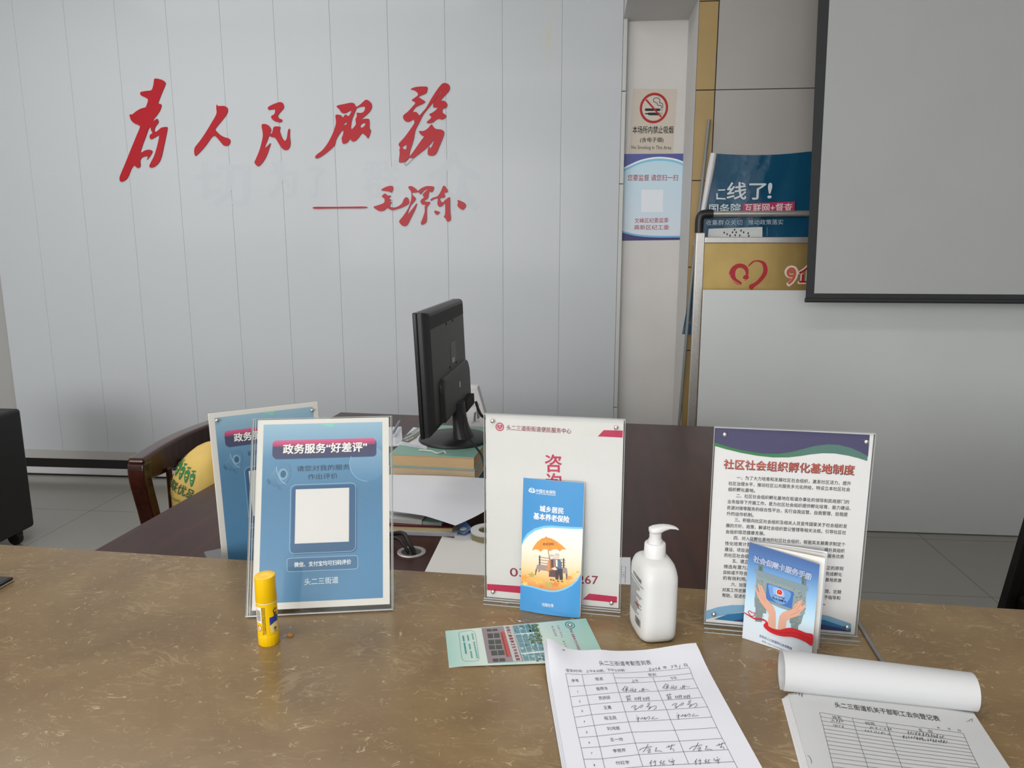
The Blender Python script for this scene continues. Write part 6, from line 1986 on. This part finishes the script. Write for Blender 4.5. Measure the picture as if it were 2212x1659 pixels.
chair_post(Y0, 1).build('rear_post', CHAIRW, ch, bevel=0.008, seg=3)
chair_post(Y1, -1).build('rear_post', CHAIRW, ch, bevel=0.008, seg=3)
tr_m = MB()
rings = []
for k in range(13):
    t = k / 12
    y = Y0 - 0.022 + (Y1 - Y0 + 0.044) * t
    bx_ = -0.020 * sin(pi * t)
    zt2 = rz + 0.004 + 0.006 * sin(pi * t)
    rings.append([(X0 - 0.026 + bx_, y, zt2 - 0.075 - 0.03 * sin(pi * t)), (X0 + 0.026 + bx_, y, zt2 - 0.075 - 0.03 * sin(pi * t)), (X0 + 0.028 + bx_, y, zt2), (X0 - 0.028 + bx_, y, zt2)])
tr_m.loft(rings).build('top_rail', CHAIRW, ch, bevel=0.010, seg=3)
for k in range(3):
    y = Y0 + 0.13 + 0.11 * k
    MB().box(X0 + 0.012, X0 + 0.024, y - 0.012, y + 0.012, 0.46, rz - 0.07).build('back_slat', CHAIRW, ch, bevel=0.004)
MB().box(X0 + 0.0, X0 + 0.46, Y0 - 0.02, Y1 + 0.02, 0.40, 0.455).build('seat', CHAIRW, ch, bevel=0.012, seg=3)
for y in (Y0 + 0.01, Y1 - 0.01):
    MB().box(X0 + 0.40, X0 + 0.44, y - 0.02, y + 0.02, 0, 0.40).build('front_leg', CHAIRW, ch, bevel=0.006)

# ---- yellow shopping bag on the chair
bgy = thing('shopping_bag', (X0 + 0.15, Y0 + 0.17, 0.456), 'yellow fabric shopping bag with green lettering on the wooden chair', 'bag')
bcx2, bcy2 = X0 + 0.150, Y0 + 0.170


def bag_pt(t, k, h=0.0):
    """t angle, k height 0..1"""
    z = 0.457 + 0.375 * k
    e = max(0.0, 1 - max(0, (k - 0.50) / 0.50) ** 2.4) ** 0.5
    c, s_ = cos(t), sin(t)
    q = (abs(c) ** 2.6 + abs(s_) ** 2.6) ** (-1 / 2.6)
    fold = 1 + 0.05 * noise.noise(Vector((2.2 * c, 2.2 * s_, k * 3.0))) + 0.025 * noise.noise(Vector((5 * c, 5 * s_, k * 7.0 + 3)))
    return Vector((bcx2 + (0.105 * q * c * fold) * max(e, 0.02) + h * c, bcy2 + (0.165 * q * s_ * fold) * max(e, 0.02) + h * s_, z))


bgm = MB()
rings = [[tuple(bag_pt(2 * pi * j / 72, k / 30)) for j in range(72)] for k in range(31)]
bgm.loft(rings).build('body', mat('yellow_nonwoven', hexc('dcba62'), 0.6, var=0.04, vscale=20, bump=0.12, bscale=9), bgy, smooth=True)


def bag_w(u, v, h):
    t = -pi / 2 - 0.12 + u / 0.135
    return bag_pt(t, min(0.98, max(0.02, (v - 0.457) / 0.375)), 0.0025 + h)


A = Art((bcx2, bcy2, 0), (1, 0, 0), (0, 0, 1), warp=bag_w, lift=0.0006, maxlen=0.008)
GRN = hexc('2f7d4a')
for k in range(5):
    u, v = -0.098 + 0.031 * k, 0.785 - 0.0085 * k
    A.uvpoly([(u - 0.011, v + 0.012), (u + 0.011, v + 0.011), (u + 0.011, v - 0.004), (u + 0.005, v - 0.019), (u, v - 0.024), (u - 0.005, v - 0.018), (u - 0.011, v - 0.003)], 1, GRN, 2)
    if k in (1,):
        for dx in (-0.009, -0.003, 0.003, 0.009):
            A.uvline([(u + dx * 0.5, v + 0.012), (u + dx, v + 0.022)], 0.0022, 1, GRN)
    else:
        A.uvline([(u - 0.010, v + 0.020), (u + 0.011, v + 0.019)], 0.004, 1, GRN); A.uvline([(u, v + 0.022), (u - 0.003, v + 0.010)], 0.003, 1, GRN)
    A.uvpoly([(u - 0.006, v + 0.002), (u + 0.006, v + 0.002), (u + 0.005, v - 0.004), (u - 0.005, v - 0.004)], 2, hexc('d9b95a'))
    A.uvpoly([(u - 0.004, v - 0.009), (u + 0.004, v - 0.009), (u, v - 0.013)], 2, hexc('d9b95a'))
A.uvtxt('华联优品', (-0.118, 0.738), (0.040, 0.700), 0.032, 1, hexc('245c3a'), 0.012)
random.seed(21)
for k in range(11):
    u = -0.112 + 0.0125 * k
    v = 0.696 - 0.0030 * k
    A.uvline([(u, v - 0.003 + random.uniform(-.004, .004)), (u + 0.004, v + random.uniform(0, .008)), (u + 0.007, v - 0.004), (u + 0.010, v + random.uniform(-.002, .004))], 0.0018, 1, hexc('3f7a52'), 3)
A.build('print', bgy, print_mat('bag_ink', 0.55))

# ---- black cabinet on castors at far left
cab = thing('wheeled_cabinet', (-3.05, 3.0, 0), 'black cabinet on castors standing by the panelled wall at far left', 'cabinet')
MB().box(-3.32, -2.76, 2.82, 3.37, 0.068, 0.684).build('body', mat('black_laminate', (0.012, 0.011, 0.012), 0.5, var=0.05, vscale=20), cab, bevel=0.018, seg=4)
for x, y in ((-2.81, 3.29), (-2.81, 2.90), (-3.27, 3.29), (-3.27, 2.90)):
    c = MB().lathe([(0.012, -0.016), (0.030, -0.016), (0.033, -0.012), (0.033, 0.012), (0.030, 0.016), (0.012, 0.016)], 24, Matrix.Translation((x, y, 0.033)) @ Matrix.Rotation(pi / 2, 4, 'X'))
    c.box(-0.024, 0.024, -0.022, 0.022, 0.0, 0.028, Matrix.Translation((x, y, 0.042)))
    c.build('castor', RUBBER, cab, smooth=True)

# ---- dark chair cropped by the right edge
rc = thing('dark_chair', (1.55, 2.25, 0), 'dark wood chair back cropped at the right edge beyond the counter', 'chair')
e0, e1 = ony(2212, 1168, 2.2), ony(2169, 1312, 2.2)
sl = (e0.x - e1.x) / (e0.z - e1.z)
xe = lambda z: e1.x + sl * (z - e1.z)
fm = frame_matrix((0, 2.2, 0), (1, 0, 0), (0, 0, 1), (0, -1, 0))
MB().prism([(xe(0.02) + 0.028, 0.02), (xe(0.02) + 0.46, 0.02), (xe(0.85) + 0.37, 0.86), (xe(0.86) + 0.028, 0.86)], -0.03, 0.0, fm).build('back_panel', DARKW, rc, bevel=0.004)
MB().prism([(xe(0.0), 0.0), (xe(0.0) + 0.028, 0.0), (xe(0.88) + 0.028, 0.88), (xe(0.88), 0.88)], -0.035, 0.008, fm).build('rear_post', DARKW, rc, bevel=0.006)
MB().prism([(xe(0.0) + 0.46, 0.0), (xe(0.0) + 0.488, 0.0), (xe(0.88) + 0.40, 0.88), (xe(0.88) + 0.372, 0.88)], -0.035, 0.008, fm).build('rear_post', DARKW, rc, bevel=0.006)
MB().box(xe(0.4) + 0.03, xe(0.4) + 0.46, 1.77, 2.195, 0.40, 0.455).build('seat', DARKW, rc, bevel=0.01)
for x in (xe(0.4) + 0.05, xe(0.4) + 0.44):
    MB().box(x - 0.02, x + 0.02, 1.79, 1.83, 0, 0.40).build('front_leg', DARKW, rc, bevel=0.005)
